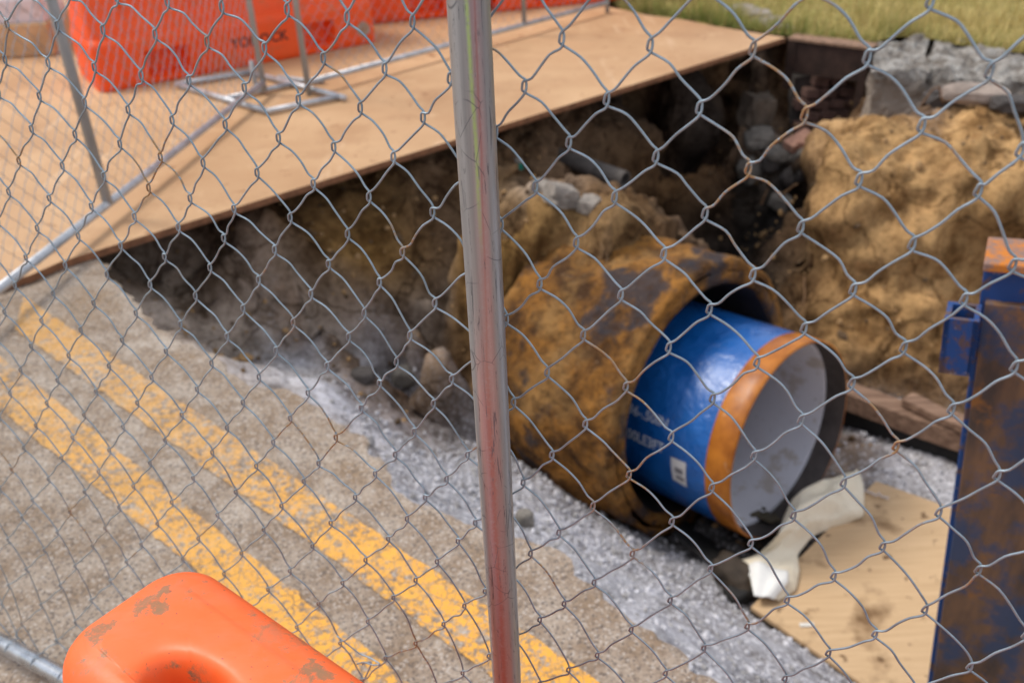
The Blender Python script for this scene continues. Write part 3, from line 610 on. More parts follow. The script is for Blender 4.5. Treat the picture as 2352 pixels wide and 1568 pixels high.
rock('concrete_lump', 1735, 250, -.32, .17, plain('shaded_old_concrete', (.13, .10, .075), .9, 0, 9, .5, .6, .02), 'large block of old concrete hanging in the shade under the plate corner', 'rock', flat=(.85, .7, 1.1), seed=10, jag=.5, cut=.55, rot=(.1, .15, .3))  # shade under the plate is put into this darker concrete colour
rock('weathered_rock', 2240, 216, -.07, .20, plain('pinkish_weathered', (.30, .24, .20), .9, 0, 9, .4, .5, .01), 'long weathered pink and white rock lying on the sand right of the concrete', 'rock', flat=(1, .35, .32), seed=11, rot=(0, 0, -.25))
rock('dark_rock', 2165, 222, -.12, .13, M_ROCKD, 'black wet rock in the gap left of the weathered pink rock', 'rock', flat=(1, .6, .5), seed=13)
rock('dark_rock', 2330, 238, -.10, .14, M_ROCKD, 'dark flat rock at the right edge of the sand crest', 'rock', flat=(1, .5, .35), seed=14)
for k, (px, py, z, s, m, lb) in enumerate([(1700, 24, 0, .13, M_ROCKL, 'pale rubble lump in the grass, leftmost of the row behind the plate'), (1728, 38, 0, .15, M_ROCKL, 'biggest pale rubble lump in the grass behind the plate'),
        (1765, 52, 0, .12, M_ROCKL, 'pale rubble lump near the plate corner'), (1790, 66, 0, .09, M_ROCK, 'small grey rubble lump beside the plate corner')]):
    rock('rubble_lump', px, py, z, s, m, lb, 'rock', seed=20 + k, flat=(1.2, .8, .35), group='rubble behind the plate')
rng = random.Random(8); where = ['below the round grey lump', 'against the black back of the gully', 'beside the root ends', 'at the foot of the rubble heap', 'close to the sand bank', 'under the pink bricks']
for k, (px, py, z) in enumerate([(1768, 372, -.64), (1722, 380, -.78), (1812, 402, -.74), (1790, 455, -.90), (1842, 388, -.70), (1838, 352, -.62)]):
    rock('rubble_piece', px, py, z, .07 + .04 * rng.random(), M_ROCKD if k % 2 == 0 else M_ROCK, 'jagged dark rubble piece ' + where[k], 'rock', seed=30 + k, rot=(k, k * 2, k * 3), group='dark rubble under the steel frame')
def brick(px, py, z, rot, label, size=(.10, .05, .033), mat=None):
    p = at(px, py, z); g_ = ground_hit(px, py + 8); p = p if g_ is None else g_ + np.array([0, 0, .03]); mb = MB(); mb.box(p, size, rotm(*rot).T); return tag(mb.build('brick', mat or M_BRICKP, bevel=.008, origin=p), label, 'brick', 'loose bricks in the rubble')
brick(1834, 326, -.52, (.2, -.25, .5), 'loose pink brick on the rubble, the left and higher one')
brick(1862, 338, -.52, (.1, .2, -.3), 'loose pink brick nearer the sand bank')

# broken concrete kerb on the right
def rough_block(name, corners_top, zt, zb, mat, label, cat, amp=.03, seed=1, res=.022):
    P = np.array(corners_top); a, b, c, d = P                              # a-b front, d-c back
    nu = max(3, int(np.linalg.norm(b - a) / res)); nv = max(3, int(np.linalg.norm(d - a) / res)); nh = max(3, int((zt - zb) / res)); mb = MB()
    def top(u, v): return (a * (1 - u) + b * u) * (1 - v) + (d * (1 - u) + c * u) * v
    prof = []
    us = np.linspace(0, 1, nu + 1); G = []
    for u in us:
        col = [(*top(u, 0), zt + (zb - zt) * (1 - k / nh)) for k in range(nh)] + [(*top(u, k / nv), zt) for k in range(nv + 1)] + [(*top(u, 1), zt + (zb - zt) * k / nh) for k in range(1, nh + 1)]
        G.append(col)
    G = np.array(G); m = G.shape[1]
    def side(u):
        return [[(*top(u, v), zt + (zb - zt) * k / nh) for k in range(nh + 1)] for v in np.linspace(0, 1, nv + 1)]
    for g in (G, np.array(side(0)), np.array(side(1))):
        s = g.shape; q = g.reshape(-1, 3); dsp = np.c_[fbm(q * 6, 5, seed, .62), fbm(q * 6 + 40, 5, seed, .62), fbm(q * 9 + 80, 5, seed, .68)] * amp
        mb.grid((q + dsp).reshape(s))
    o = mb.build(name, mat, origin=(*P.mean(0), zt)); fixnormals(o); return tag(o, label, cat)
c1 = [at(2006, 158, .0)[:2], at(2335, 178, .0)[:2], at(2352, 124, 0)[:2], at(2015, 92, 0)[:2]]
def kerb_mat():
    m = Mat('broken_kerb', .92, 0, .2, 'World'); n = m.noise(7, 6, .7); n2 = m.noise(30, 5, .7); z = m.sep()[2]
    c = m.mix(m.ramp(n, [(.38, 0.), (.58, 1.)]), (.13, .11, .09), (.38, .36, .33)); c = m.mix(m.ramp(n2, [(.38, .7), (.52, 0.)]), c, (.13, .105, .085))
    c = m.mix(m.ramp(m.math('ADD', z, 1.0), [(.86, 1.), (.96, 0.)]), c, (.26, .215, .175)); m.color(c); b = m.bump(n, .7, .04); m.bump(n2, .6, .012, b); return m.m
M_KERB = kerb_mat()
f2 = at(2180, 168, 0)[:2]; b2 = at(2200, 102, 0)[:2]
rough_block('broken_concrete_block', [c1[0], at(2128, 164, 0)[:2], at(2135, 88, 0)[:2], c1[3]], -.0, -.50, M_KERB, 'upright broken concrete block at the pit corner, right of the rusty steel frame', 'concrete block', .028, 3)
rough_block('broken_concrete_slab', [at(2136, 160, 0)[:2], at(2400, 188, 0)[:2], at(2420, 130, 0)[:2], at(2142, 90, 0)[:2]], -.01, -.17, M_KERB, 'flat broken concrete slab under the grass edge, far right', 'concrete slab', .03, 6)

# ================================================================== PLATES, FRAME, BRICK MANHOLE
pf = [at(140, 603, .03)[:2], at(1804, 88, .03)[:2]]; pc = at(1382, 14, .03)[:2]
edge2 = [at(1486, 36, .03)[:2], at(1576, 48, .03)[:2], at(1642, 62, .03)[:2]]
lf = [at(-20, 662, .03)[:2], at(70, 634, .03)[:2]]
outline = [tuple(lf[0] - np.array([1.6, .9])), tuple(lf[0]), tuple(lf[1]), tuple(pf[0]), tuple(pf[0] * .5 + pf[1] * .5), tuple(pf[1]), tuple(edge2[2]), tuple(edge2[1]), tuple(edge2[0]), tuple(pc), (.55, 9.6), (-9, 9.6), (-9, 2.6)]
pl = thing('road_plate', 'wide rust tan steel road plate roofing the far side of the pit', 'road plate', (-1, 5, .0))
mb = MB(); v = [(p[0], p[1], .034) for p in outline]; mb.add(v, [tuple(t) for t in tessellate_polygon([[Vector(p) for p in v]])]); o = mb.build('top_face', M_PLATE, pl); fixnormals(o)
if o.data.polygons[0].normal.z < 0: o.data.flip_normals()
mb = MB(); n = len(outline); c0 = np.array(outline).mean(0)
vv = [(p[0], p[1], .034) for p in outline] + [(p[0], p[1], .003) for p in outline]; mb.add(vv, [(i, (i + 1) % n, n + (i + 1) % n, n + i) for i in range(n)] + [tuple(n + k for k in t) for t in tessellate_polygon([[Vector((p[0], p[1], 0)) for p in outline]])])
fixnormals(mb.build('rusty_edge', M_PLATE_EDGE, pl))
# steel angle frame
A = at(1812, 88, .02); Bq = at(2003, 112, .02); u = unit(Bq - A); vv = np.array([-u[1], u[0], 0]); zz_ = np.array([0, 0, 1.])
fr = thing('steel_frame', 'rusty dark steel angle frame bridging the gap between the road plate and the concrete block', 'steel frame', A)
L_ = np.linalg.norm(Bq - A)
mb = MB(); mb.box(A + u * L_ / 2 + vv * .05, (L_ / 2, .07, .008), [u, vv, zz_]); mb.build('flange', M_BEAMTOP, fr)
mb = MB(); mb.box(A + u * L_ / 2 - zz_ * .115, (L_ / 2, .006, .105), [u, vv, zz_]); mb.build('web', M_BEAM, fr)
for s_, hh in ((.03, .16), (L_ - .03, .26)):
    mb = MB(); mb.box(A + u * s_ - vv * .012 - zz_ * (hh + .01), (.028, .005, hh), [u, vv, zz_]); mb.build('leg', M_BEAM, fr, bevel=.002)
# brick manhole wall in the recess
bw = thing('brick_manhole', 'ruined dark brick manhole wall in the recess below the steel frame', 'brick wall', at(1910, 240, -.45))
b0 = at(1832, 205, -.34); b1 = at(2000, 196, -.34); ub = unit(b1 - b0); vb = np.array([-ub[1], ub[0], 0]); mb = MB(); rr = random.Random(4)
for cz in range(6):
    for k in range(5):
        c = b0 + ub * (.12 * k + (.06 if cz % 2 else 0) + .03) - vb * (.02 * cz) + zz_ * (.05 - .072 * cz)
        if cz == 0 and k in (0, 3): continue
        mb.box(c, (.056 * rr.uniform(.9, 1), .05, .030), rotm(rr.uniform(-.08, .08), rr.uniform(-.07, .07) + .10, math.atan2(ub[1], ub[0]) + rr.uniform(-.08, .08)).T)
mb.build('brick_courses', M_BRICKD, bw, bevel=.006)
mb = MB(); mb.box(b0 + ub * .33 + vb * .10 - zz_ * .15, (.34, .05, .22), [ub, vb, zz_]); mb.build('mortar_backing', M_ROCKD, bw)

# ================================================================== OLD CASING AND NEW PIPE
CP = np.array([1.19424904, 3.25898149, -0.885977]); NP = unit([0.66590959, -0.73998295, 0.09481379]); RP = .457
UP_ = unit(np.cross(NP, [0, 0, 1])); WP = np.cross(UP_, NP)               # right-hand side frame of the pipe
def ringpts(c, r, n, arc=None, u=UP_, w_=WP):
    t = np.linspace(0, 2 * np.pi, n, endpoint=False); return c + r * (np.cos(t)[:, None] * u + np.sin(t)[:, None] * w_)
def revolve(name, prof, mat, parent, c0, axis=NP, n=96, noise=0, smooth=True, seed=1):
    """prof: (distance back along the axis, radius)"""
    G = [];
    for b, r in prof:
        q = ringpts(c0 - axis * b, r, n)
        if noise:
            rad = (q - (c0 - axis * b)); rad /= np.linalg.norm(rad, axis=1)[:, None]
            q = q + rad * (fbm(q * 5, 5, seed, .6) * noise)[:, None]
        G.append(q)
    G = np.array(G).transpose(1, 0, 2); mb = MB(); mb.grid(G, closed_u=True); o = mb.build(name, mat, parent, smooth=smooth); return fixnormals(o)
pp = thing('blue_water_pipe', 'new blue coated steel pipe with an orange bare end, slid inside the rusty casing', 'pipe', CP - NP * .1)
revolve('coated_barrel', [(1.15, RP - .003), (.62, RP - .003), (.3, RP - .003), (.113, RP - .003)], M_BLUE, pp, CP, smooth=True)
revolve('bare_end', [(.125, RP - .0035), (.113, RP + .0012), (.05, RP - .001), (.006, RP - .001), (0, RP - .006), (0, RP - .012)], M_BAND, pp, CP)
revolve('bare_inside', [(0, RP - .012), (.004, RP - .016), (.10, RP - .016), (.102, RP - .017)], M_LINEDARK, pp, CP)
lin = revolve('mortar_lining', [(.10, RP - .0165), (.10, RP - .028), (.104, RP - .032), (.5, RP - .032), (1.15, RP - .032)], M_LINING, pp, CP)
# debris lying in the mouth
mb = MB(); rr = np.random.default_rng(4)

for k in range(60):
    b = rr.uniform(.03, .13); a = rr.normal(0, .04); q = CP - NP * b + (RP - .036) * (math.sin(a + .12) * UP_ - math.cos(a + .12) * WP); Q, Fc = rock_bm(rr.uniform(.006, .016), int(rr.integers(9)), 1); mb.add(Q + q, Fc)
mb.build('dried_mud', plain('dried_mud_mat', (.09, .075, .05), .95, 0, 30, .4), pp)
def on_pipe(b, ang, r): return CP - NP * b + r * (math.cos(ang) * UP_ + math.sin(ang) * WP)
def pipe_solve(px, py, r=RP):
    d = ray(px, py); m = CAM - CP; dp = d - NP * (d @ NP); mp = m - NP * (m @ NP); a = dp @ dp; b = 2 * dp @ mp; c = mp @ mp - r * r
    t = (-b - math.sqrt(max(0, b * b - 4 * a * c))) / (2 * a); q = CAM + d * t - CP; return -(q @ NP), math.atan2(q @ WP, q @ UP_)
def text_mesh(body, size):
    cu = bpy.data.curves.new('t', 'FONT'); cu.body = body; cu.size = size; cu.offset = size * .012; cu.resolution_u = 3
    o = bpy.data.objects.new('t', cu); link(o); dg = bpy.context.evaluated_depsgraph_get(); me = bpy.data.meshes.new_from_object(o.evaluated_get(dg))
    bm = bmesh.new(); bm.from_mesh(me); bmesh.ops.triangulate(bm, faces=bm.faces); bmesh.ops.subdivide_edges(bm, edges=bm.edges, cuts=1)
    P = np.array([v.co[:] for v in bm.verts]); Fc = [tuple(v.index for v in f.verts) for f in bm.faces]; bm.free(); bpy.data.objects.remove(o); bpy.data.meshes.remove(me); return P, Fc
def wrap_text(body, size, px0, py0, px1, name):
    b0_, a0_ = pipe_solve(px0, py0); P, Fc = text_mesh(body, size); b1_, a1_ = pipe_solve(px1[0], px1[1]); wdt = P[:, 0].max()
    sx = (b0_ - b1_) / wdt; v = [on_pipe(b0_ - p[0] * sx, a0_ + (1 if UPS > 0 else -1) * p[1] / RP, RP + .0006) for p in P]
    mb = MB(); mb.add(v, Fc); return mb.build(name, M_WHITEPAINT, pp)
b_a, a_a = pipe_solve(1520, 900); b_b, a_b = pipe_solve(1520, 1000); UPS = a_a - a_b
wrap_text('36-.50IN', .062, 1440, 945, (1531, 985), 'lettering'); wrap_text('00LE3FT', .068, 1440, 1003, (1524, 1045), 'lettering')
# sticker
sb = [pipe_solve(*q) for q in [(1541, 1048), (1576, 1063), (1578, 1118), (1546, 1100)]]
def patch(name, corners, mat, r, parent, n=8):
    (b0, a0), (b1, a1), (b2, a2), (b3, a3) = corners; G = []
    for i in range(n + 1):
        u = i / n; row = []
        for j in range(n + 1):
            v = j / n; b = (b0 * (1 - u) + b1 * u) * (1 - v) + (b3 * (1 - u) + b2 * u) * v; a = (a0 * (1 - u) + a1 * u) * (1 - v) + (a3 * (1 - u) + a2 * u) * v; row.append(on_pipe(b, a, r))
        G.append(row)
    mb = MB(); mb.grid(G); return mb.build(name, mat, parent)
st = patch('sticker', sb, M_STICKER, RP + .001, pp)
def sub(c, u0, u1, v0, v1):
    c = np.array(c); f = lambda u, v: tuple((c[0] * (1 - u) + c[1] * u) * (1 - v) + (c[3] * (1 - u) + c[2] * u) * v); return [f(u0, v0), f(u1, v0), f(u1, v1), f(u0, v1)]
patch('sticker_print', sub(sb, .25, .8, .33, .55), M_STICKER_INK, RP + .0018, st); patch('sticker_print', sub(sb, .3, .85, .66, .82), M_STICKER_INK, RP + .0018, st)

CC = np.array([0.863, 3.509, -0.833]); cas = thing('rusty_casing', 'big rust orange steel casing pipe crusted with mud around the blue pipe', 'casing pipe', CC)
bk = np.linspace(0, .80, 44)
revolve('outer_wall', [(.002, .600), (0, .628), (.012, .642)] + [(b, .642 + .012 * min(1, b * 4)) for b in bk[1:]], M_CASING, cas, CC, n=190, noise=.026, seed=3)
revolve('broken_rim', [(.012, .545), (-.006, .556), (-.004, .602), (.001, .604)], M_CASING, cas, CC, n=150, noise=.008, seed=5)
revolve('inner_wall', [(.0, .548), (.3, .546), (.79, .546)], M_LINEDARK, cas, CC)
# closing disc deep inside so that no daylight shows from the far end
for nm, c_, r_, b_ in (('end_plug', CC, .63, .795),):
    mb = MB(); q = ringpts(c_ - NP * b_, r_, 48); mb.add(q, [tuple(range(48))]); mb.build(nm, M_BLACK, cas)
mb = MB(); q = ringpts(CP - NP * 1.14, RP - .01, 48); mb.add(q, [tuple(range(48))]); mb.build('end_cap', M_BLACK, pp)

# stub of an old drain, teal cap
p0 = at(1262, 352, -.36); p1 = at(1436, 414, -.40); du = unit(p1 - p0)
sp = thing('drain_stub', 'broken grey clay pipe stub poking out of the shaded pit wall', 'drain pipe', p1)
mb = MB(); t = np.linspace(0, 2 * np.pi, 24, endpoint=False); a_ = unit(np.cross(du, [0, 0, 1])); b_ = np.cross(a_, du); prof = [(-.5, .052), (.0, .052), (.0, .042), (-.25, .042)]
G = np.array([[p1 + du * l + r * (math.cos(q) * a_ + math.sin(q) * b_) for (l, r) in prof] for q in t]); mb.grid(G, closed_u=True); fixnormals(mb.build('barrel', M_CLAYPIPE, sp, smooth=False))
mb = MB(); q = p1 - du * .24 + .043 * (np.cos(t)[:, None] * a_ + np.sin(t)[:, None] * b_); mb.add(q, [tuple(range(24))]); mb.build('dark_bore', M_BLACK, sp)
mb = MB(); q = at(1190, 388, -.26); mb.tube([q - zz_ * .02, q + zz_ * .035], .028, 16); tc_ = mb.build('teal_cap', M_TEAL, bevel=.004, origin=q); tag(tc_, 'small teal plastic cap stuck in the shaded soil left of the drain stub', 'cap')
mb = MB(); mb.box(q + zz_ * .048, (.022, .02, .010), rotm(0, .2, .4).T); mb.build('pale_top', M_ROCKL, tc_, bevel=.003)

# roots
for k, (pts, lb) in enumerate([([(1792, 452, -.86), (1812, 436, -.80), (1834, 420, -.72)], 'thick pale root end sticking out of the dark rubble'), ([(1748, 470, -.95), (1757, 448, -.88), (1764, 432, -.84)], 'short root in the black part of the gully'),
        ([(1824, 286, -.44), (1870, 288, -.42), (1915, 304, -.42)], 'thin straw coloured root below the brick courses'), ([(2118, 238, -.12), (2142, 205, -.02), (2158, 200, .0)], 'thin dead stem leaning up from the sand crest, left one'), ([(2156, 200, .02), (2162, 218, -.05), (2168, 240, -.14)], 'thin dead stem on the sand crest, right one'),
        ([(1845, 700, -1.1), (1850, 620, -1.0), (1868, 560, -.88)], 'long hair root hanging down the left end of the sand bank')]):
    P = np.array([at(*q) for q in pts]); mb = MB(); tt = np.linspace(0, 1, 14); c = np.array([[np.interp(t_, np.linspace(0, 1, len(P)), P[:, d]) for d in range(3)] for t_ in tt]); c += fbm(c * 9, 3, k)[:, None] * .008
    tag(mb.tube(c, np.linspace(.012 if k < 2 else .005, .004, 14), 6) or mb.build('root', M_ROOT, smooth=True), lb, 'root', 'roots in the pit side')

# ================================================================== PLYWOOD, CLOTH, TIMBERS
ZP = -1.315
qa, qb, qd, qc = at(1725, 1393, ZP), at(1979, 1568, ZP), at(2012, 1104, ZP), at(2179, 1164, ZP)
ua = unit(qb - qa); ud = unit(qd - qa); Lx = 2.0; Ly = np.linalg.norm(qd - qa); th = math.atan2(ua[1], ua[0])
ply = thing('plywood_sheet', 'mud spotted tan plywood sheet lying on the pit floor', 'plywood', qa)
top = [qa, qa + ua * 1.25, qd + unit(qc - qd) * 1.25, qd]; mb = MB(); mb.prism([tuple(p[:2]) for p in top], ZP - .018, ZP); o = mb.build('panel', M_PLY, ply); fixnormals(o)
mb = MB(); mb.prism([tuple(p[:2]) for p in [top[0] - ua * 0 + (0, 0, 0), top[1], top[1] + ud * .02, top[0] + ud * .02]], ZP - .05, ZP - .0185); mb.build('shadow_strip', M_BROWNBAG, ply)  # dark strip stands for the shadow under the sheet's near edge
q = at(1853, 1434, ZP + .004); mb = MB(); mb.box(q, (.028, .009, .003), rotm(0, 0, .0).T); tag(mb.build('plastic_scrap', plain('scrap_white', (.7, .68, .62), .6), origin=q, bevel=.001), 'small white plastic strip lying on the plywood', 'scrap')
q = at(2002, 1132, ZP + .01); mb = MB(); rr = np.random.default_rng(9)
P = np.array([q + np.array([k * .012 - .05, -k * .009 + .03 + rr.normal(0, .008), abs(rr.normal(0, .008))]) for k in range(10)]); mb.tube(P, .006, 5); tag(mb.build('crumpled_wrapper', plain('clear_wrapper', (.55, .48, .45), .4), origin=q, smooth=True), 'crumpled clear wrapper on the far corner of the plywood', 'scrap')

Lc = [(1942, 1088), (1861, 1112), (1820, 1139), (1800, 1183), (1786, 1227), (1745, 1254), (1691, 1274), (1722, 1322), (1732, 1365)]
Rc = [(1976, 1071), (1986, 1118), (1986, 1186), (1915, 1203), (1874, 1223), (1833, 1267), (1837, 1308), (1830, 1352), (1789, 1379)]
hz = [.02, .06, .09, .08, .06, .05, .06, .06, .02]
def cloth():
    n, m = 80, 44; ts = np.linspace(0, 8, n); G = np.zeros((n, m, 3))
    L3 = np.array([at(x, y, ZP + .03 + (.10 if 1 <= k <= 4 else .02)) for k, (x, y) in enumerate(Lc)]); R3 = np.array([at(x, y, ZP + .015) for x, y in Rc])
    for i, t in enumerate(ts):
        l = np.array([np.interp(t, range(9), L3[:, d]) for d in range(3)]); r = np.array([np.interp(t, range(9), R3[:, d]) for d in range(3)]); h = np.interp(t, range(9), hz)
        for j in range(m):
            s = j / (m - 1); p = l * (1 - s) + r * s; G[i, j] = p + np.array([0, 0, 1]) * h * (math.sin(math.pi * s) ** .8 * .75 + .22 * math.sin(s * 9 + t * 1.9) * math.sin(math.pi * s))
    for _ in range(2): G[1:-1] = (G[:-2] + 2 * G[1:-1] + G[2:]) / 4
    q = G.reshape(-1, 3); G = (q + np.c_[q[:, 0] * 0, q[:, 0] * 0, np.abs(fbm(q * (5, 5, 4), 2, 2, .4)) * -.045]).reshape(n, m, 3); return G
G = cloth(); mb = MB(); mb.grid(G); cl = thing('geotextile_roll', 'crumpled off white geotextile cloth draped between the pipe mouth and the plywood', 'cloth', G[30, 20]); o = mb.build('cloth', M_CLOTH, cl, smooth=True)
sm = o.modifiers.new('s', 'SOLIDIFY'); sm.thickness = .004
mb = MB(); mb.grid(G[63:80, 1:36] + np.array([-.006, -.012, .006])); o = mb.build('clean_flap', M_CLOTH_CLEAN, cl, smooth=True); sm = o.modifiers.new('s', 'SOLIDIFY'); sm.thickness = .003
Q, Fc = rock_bm(.13, 3, 4, (1, .62, .62), .28); q = at(1690, 1325, -1.31); mb = MB(); Q = Q @ rotm(.2, .3, -.7).T; Q = Q + (fbm(Q * 16, 3, 5) * .012)[:, None] * Q / .13; mb.add(Q + q, Fc)
bb = tag(mb.build('dark_sack', M_BROWNBAG, origin=q, smooth=True), 'dark brown folded sack at the left end of the white cloth', 'sack')
Q, Fc = rock_bm(.075, 6, 3, (1, .7, .6), .2); mb = MB(); mb.add(Q @ rotm(0, 0, .4).T + at(1700, 1362, -1.33), Fc); mb.build('black_fold', M_BLACK, bb, smooth=True)
P = np.array([at(x, y, z) for x, y, z in [(1540, 1240, -1.34), (1590, 1283, -1.33), (1650, 1318, -1.33), (1700, 1350, -1.34)]]); G = []
for t in np.linspace(0, 1, 30):
    p = np.array([np.interp(t, np.linspace(0, 1, 4), P[:, d]) for d in range(3)]); G.append([p + (0, 0, .045 + .008 * math.sin(t * 22)), p + (.02, .03, .03), p + (.05, .08, .0), p + (.10, .16, -.03)])
mb = MB(); mb.grid(G); o = mb.build('black_sheet', M_BLACK, smooth=True); sm = o.modifiers.new('s', 'SOLIDIFY'); sm.thickness = .005; tag(o, 'black plastic sheet with a raised edge under the blue pipe', 'plastic sheet')
def beam(name, a, b, hw, hh, mat, label, cat, parent=None, tilt=0):
    a = np.array(a); b = np.array(b); u = unit(b - a); v = unit(np.cross([0, 0, 1], u)); w_ = np.cross(u, v); mb = MB(); n = 14; G = []
    for k in range(n + 1):
        c = a + (b - a) * k / n; ring = [c + v * sx * hw + w_ * sy * hh for sx, sy in ((-1, -1), (1, -1), (1, 1), (-1, 1))]
        G.append([q_ + 0.006 * fbm([q_ * 5], 3, 2)[0] * (v + w_) for q_ in ring] )
    G = np.array(G); f = []; n1 = n + 1
    mb.add(G.reshape(-1, 3), [(k * 4 + j, k * 4 + (j + 1) % 4, (k + 1) * 4 + (j + 1) % 4, (k + 1) * 4 + j) for k in range(n) for j in range(4)] + [(3, 2, 1, 0), (n * 4, n * 4 + 1, n * 4 + 2, n * 4 + 3)])
    o = mb.build(name, mat, parent, bevel=.006, origin=None if parent else (a + b) / 2); fixnormals(o)
    # lay the grain of the wood along the beam
    return tag(o, label, cat) if label else o
def long_beam(name, pa, pb, za, hw, hh, mat, label, cat, ext=1.0, back=0.0):
    a = at(*pa, za); b = at(*pb, za); u = unit(b - a); return beam(name, a - u * back, b + u * ext, hw, hh, mat, label, cat)
long_beam('timber_beam', (1930, 905), (2200, 1000), -1.16, .06, .055, M_TIMBER, 'long weathered grey brown timber lying along the foot of the sand bank', 'timber', back=.25)
long_beam('shadow_gap', (1950, 950), (2200, 1048), -1.30, .05, .07, M_BLACK, 'black strip for the shadow gap under the long timber at the foot of the sand bank', 'shadow strip', back=.22)  # black box stands in for the shadow in the gap under the timber
long_beam('timber_plank', (2082, 915), (2210, 975), -1.075, .045, .022, M_TIMBER, 'short lighter plank resting on top of the long timber', 'timber', ext=.35)

# ================================================================== TRENCH SHIELD
dT = 2.25; e0 = CAM + ray(2262, 602) * dT; yb = e0[1] - .06; r = ray(2130, 1568); e1 = CAM + r * (yb / r[1])
sh = thing('trench_shield', 'rusty blue painted steel trench shield post with a side bracket, right edge', 'trench shield', (e1[0], e1[1], -1.36))
ez = unit(e0 - e1); ex = unit(np.array([.885, -.465, 0]) - ez * (np.array([.885, -.465, 0]) @ ez)); ey = np.cross(ez, ex)
Ltot = np.linalg.norm(e0 - e1) + .45; cen = e0 - ez * Ltot / 2
def sbox(a, b, c, ha, hb, hc, name, mat, bev=.004):                       # offsets along ex (right), ey (away), down from the top edge
    mb = MB(); mb.box(e0 + ex * a + ey * b - ez * c, (ha, hb, hc), [ex, ey, ez]); return mb.build(name, mat, sh, bevel=bev)
sbox(.30, .07, Ltot / 2 + .02, .30, .055, Ltot / 2, 'blue_post', M_SHIELD_B)
sbox(.306, .006, Ltot / 2 + .075, .293, .012, Ltot / 2 - .03, 'front_plate', M_SHIELD)
sbox(.30, .062, .006, .302, .080, .012, 'top_cap', M_RUSTTOP, .005)
# hollow bracket on its left side
brk = thing
def bracket():
    top = CAM + ray(2206, 728) * dT; hx, hy, hh, t_ = .037, .045, .075, .006; c = top - ez * hh + ex * .004 + ey * .03; mb = MB()
    for sx, sy, ax_, ay_ in ((0, -1, hx, t_), (0, 1, hx, t_), (-1, 0, t_, hy), (1, 0, t_, hy)): mb.box(c + ex * sx * (hx - t_) + ey * sy * (hy - t_), (ax_ + (.0004 if sx == 0 else 0), ay_, hh + (.0004 if sx == 0 else 0)), [ex, ey, ez])
    mb.build('bracket', M_SHIELD_B, sh)
bracket()

# ================================================================== WATER BARRIERS
def prof_w(z, H_=1.02):
    """half width of the barrier at height z"""
    return float(np.interp(z, [0, .02, .255, .275, .30, .62, .98, 1.02], [.295, .305, .295, .285, .245, .15, .105, .075]))
def barrier(p0, p1, label, mat, name='water_barrier', pockets=True, text=None, plug=True, group=None, height=1.02):
    """runs from p0 to p1 (front bottom line, the side that faces the pit)"""
    p0 = np.array([*p0, .036]); p1 = np.array([*p1, .036]); u = unit(p1 - p0); L_ = np.linalg.norm(p1 - p0); back = np.array([-u[1], u[0], 0])
    cl_ = p0 + back * .30; t = thing(name, label, 'barrier', (p0 + p1) / 2 + back * .3, group)
    nu = 110; zs = np.concatenate([np.linspace(0, .255, 15), [.265, .275, .29, .30], np.linspace(.32, .98, 26), [1.0, 1.015]]); us = np.linspace(0, 1, nu + 1); rc = .05
    def inset(x, z, side):
        d = 0.0
        if pockets and .03 < z < .20:
            for c in (.44, L_ - .44):
                if abs(x - c) < .13: d = max(d, .11 * min(1, (.13 - abs(x - c)) / .02) * min(1, (z - .03) / .02, (.20 - z) / .02))
        if z > .36 and z < .90:
            for c in np.arange(.30, L_ - .2, .42):
                e = .085
                if abs(x - c) < e: d = max(d, .045 * min(1, (e - abs(x - c)) / .035) * min(1, (z - .36) / .05, (.90 - z) / .05))
        return d
    mb = MB()
    for side in (-1, 1):
        G = []
        for s in us:
            x = s * L_; endr = max(0, rc - min(x, L_ - x)); shr = rc - math.sqrt(max(0, rc * rc - endr * endr)) if endr > 0 else 0; row = []
            for z in zs:
                hw = prof_w(z) - inset(x, z, side) - shr; slope = 0 if z < .28 else (z - .28) * .12
                xx = slope + x * (L_ - 2 * slope) / L_; row.append(cl_ + u * xx + back * side * hw + zz_ * z * height / 1.02)
            G.append(row)
        mb.grid(G)
        if side == -1: first = G
        else: last = G
    mb.grid([[a[-1], b[-1]] for a, b in zip(first, last)]); mb.grid([[a, b] for a, b in zip(first[0], last[0])]); mb.grid([[a, b] for a, b in zip(first[-1], last[-1])])
    o = mb.build('shell', mat, t, smooth=False); bm = bmesh.new(); bm.from_mesh(o.data); bmesh.ops.remove_doubles(bm, verts=bm.verts, dist=.0004); bmesh.ops.recalc_face_normals(bm, faces=bm.faces); bm.to_mesh(o.data); bm.free()
    o.data.polygons.foreach_set('use_smooth', [True] * len(o.data.polygons)); o.data.set_sharp_from_angle(angle=R(38))
    if plug:
        q = cl_ + u * (L_ - .10) - back * .302 + zz_ * .105; mb = MB(); a_ = u; b_ = zz_; t_ = np.linspace(0, 2 * np.pi, 28, endpoint=False)
        G = np.array([[q + r * (math.cos(w_) * a_ + math.sin(w_) * b_) - back * d for r, d in ((.048, -.01), (.048, .006), (.036, .009), (.030, .003), (.014, .003), (.012, .010), (.0, .010))] for w_ in t_]); mb.grid(G, closed_u=True)
        fixnormals(mb.build('drain_plug', M_PLUG, t))
    if text:
        P, Fc = text_mesh(text, .088); wd = P[:, 0].max(); q0 = cl_ + u * (L_ * .555 - wd / 2); hwz = lambda z: prof_w(z) + .0025
        v = [q0 + u * p[0] * 1.0 + zz_ * (.125 + p[1]) - back * hwz(.125 + p[1]) for p in P]; mb = MB(); mb.add(v, Fc); mb.build('lettering', M_BLACKPAINT, t)
    return t
bl, br = at(232, 216, .036)[:2], at(868, 97, .036)[:2]
barrier(bl, br, 'orange plastic water barrier with black letters on its base, nearest the fence feet', M_ORANGE, text='YODOCK')
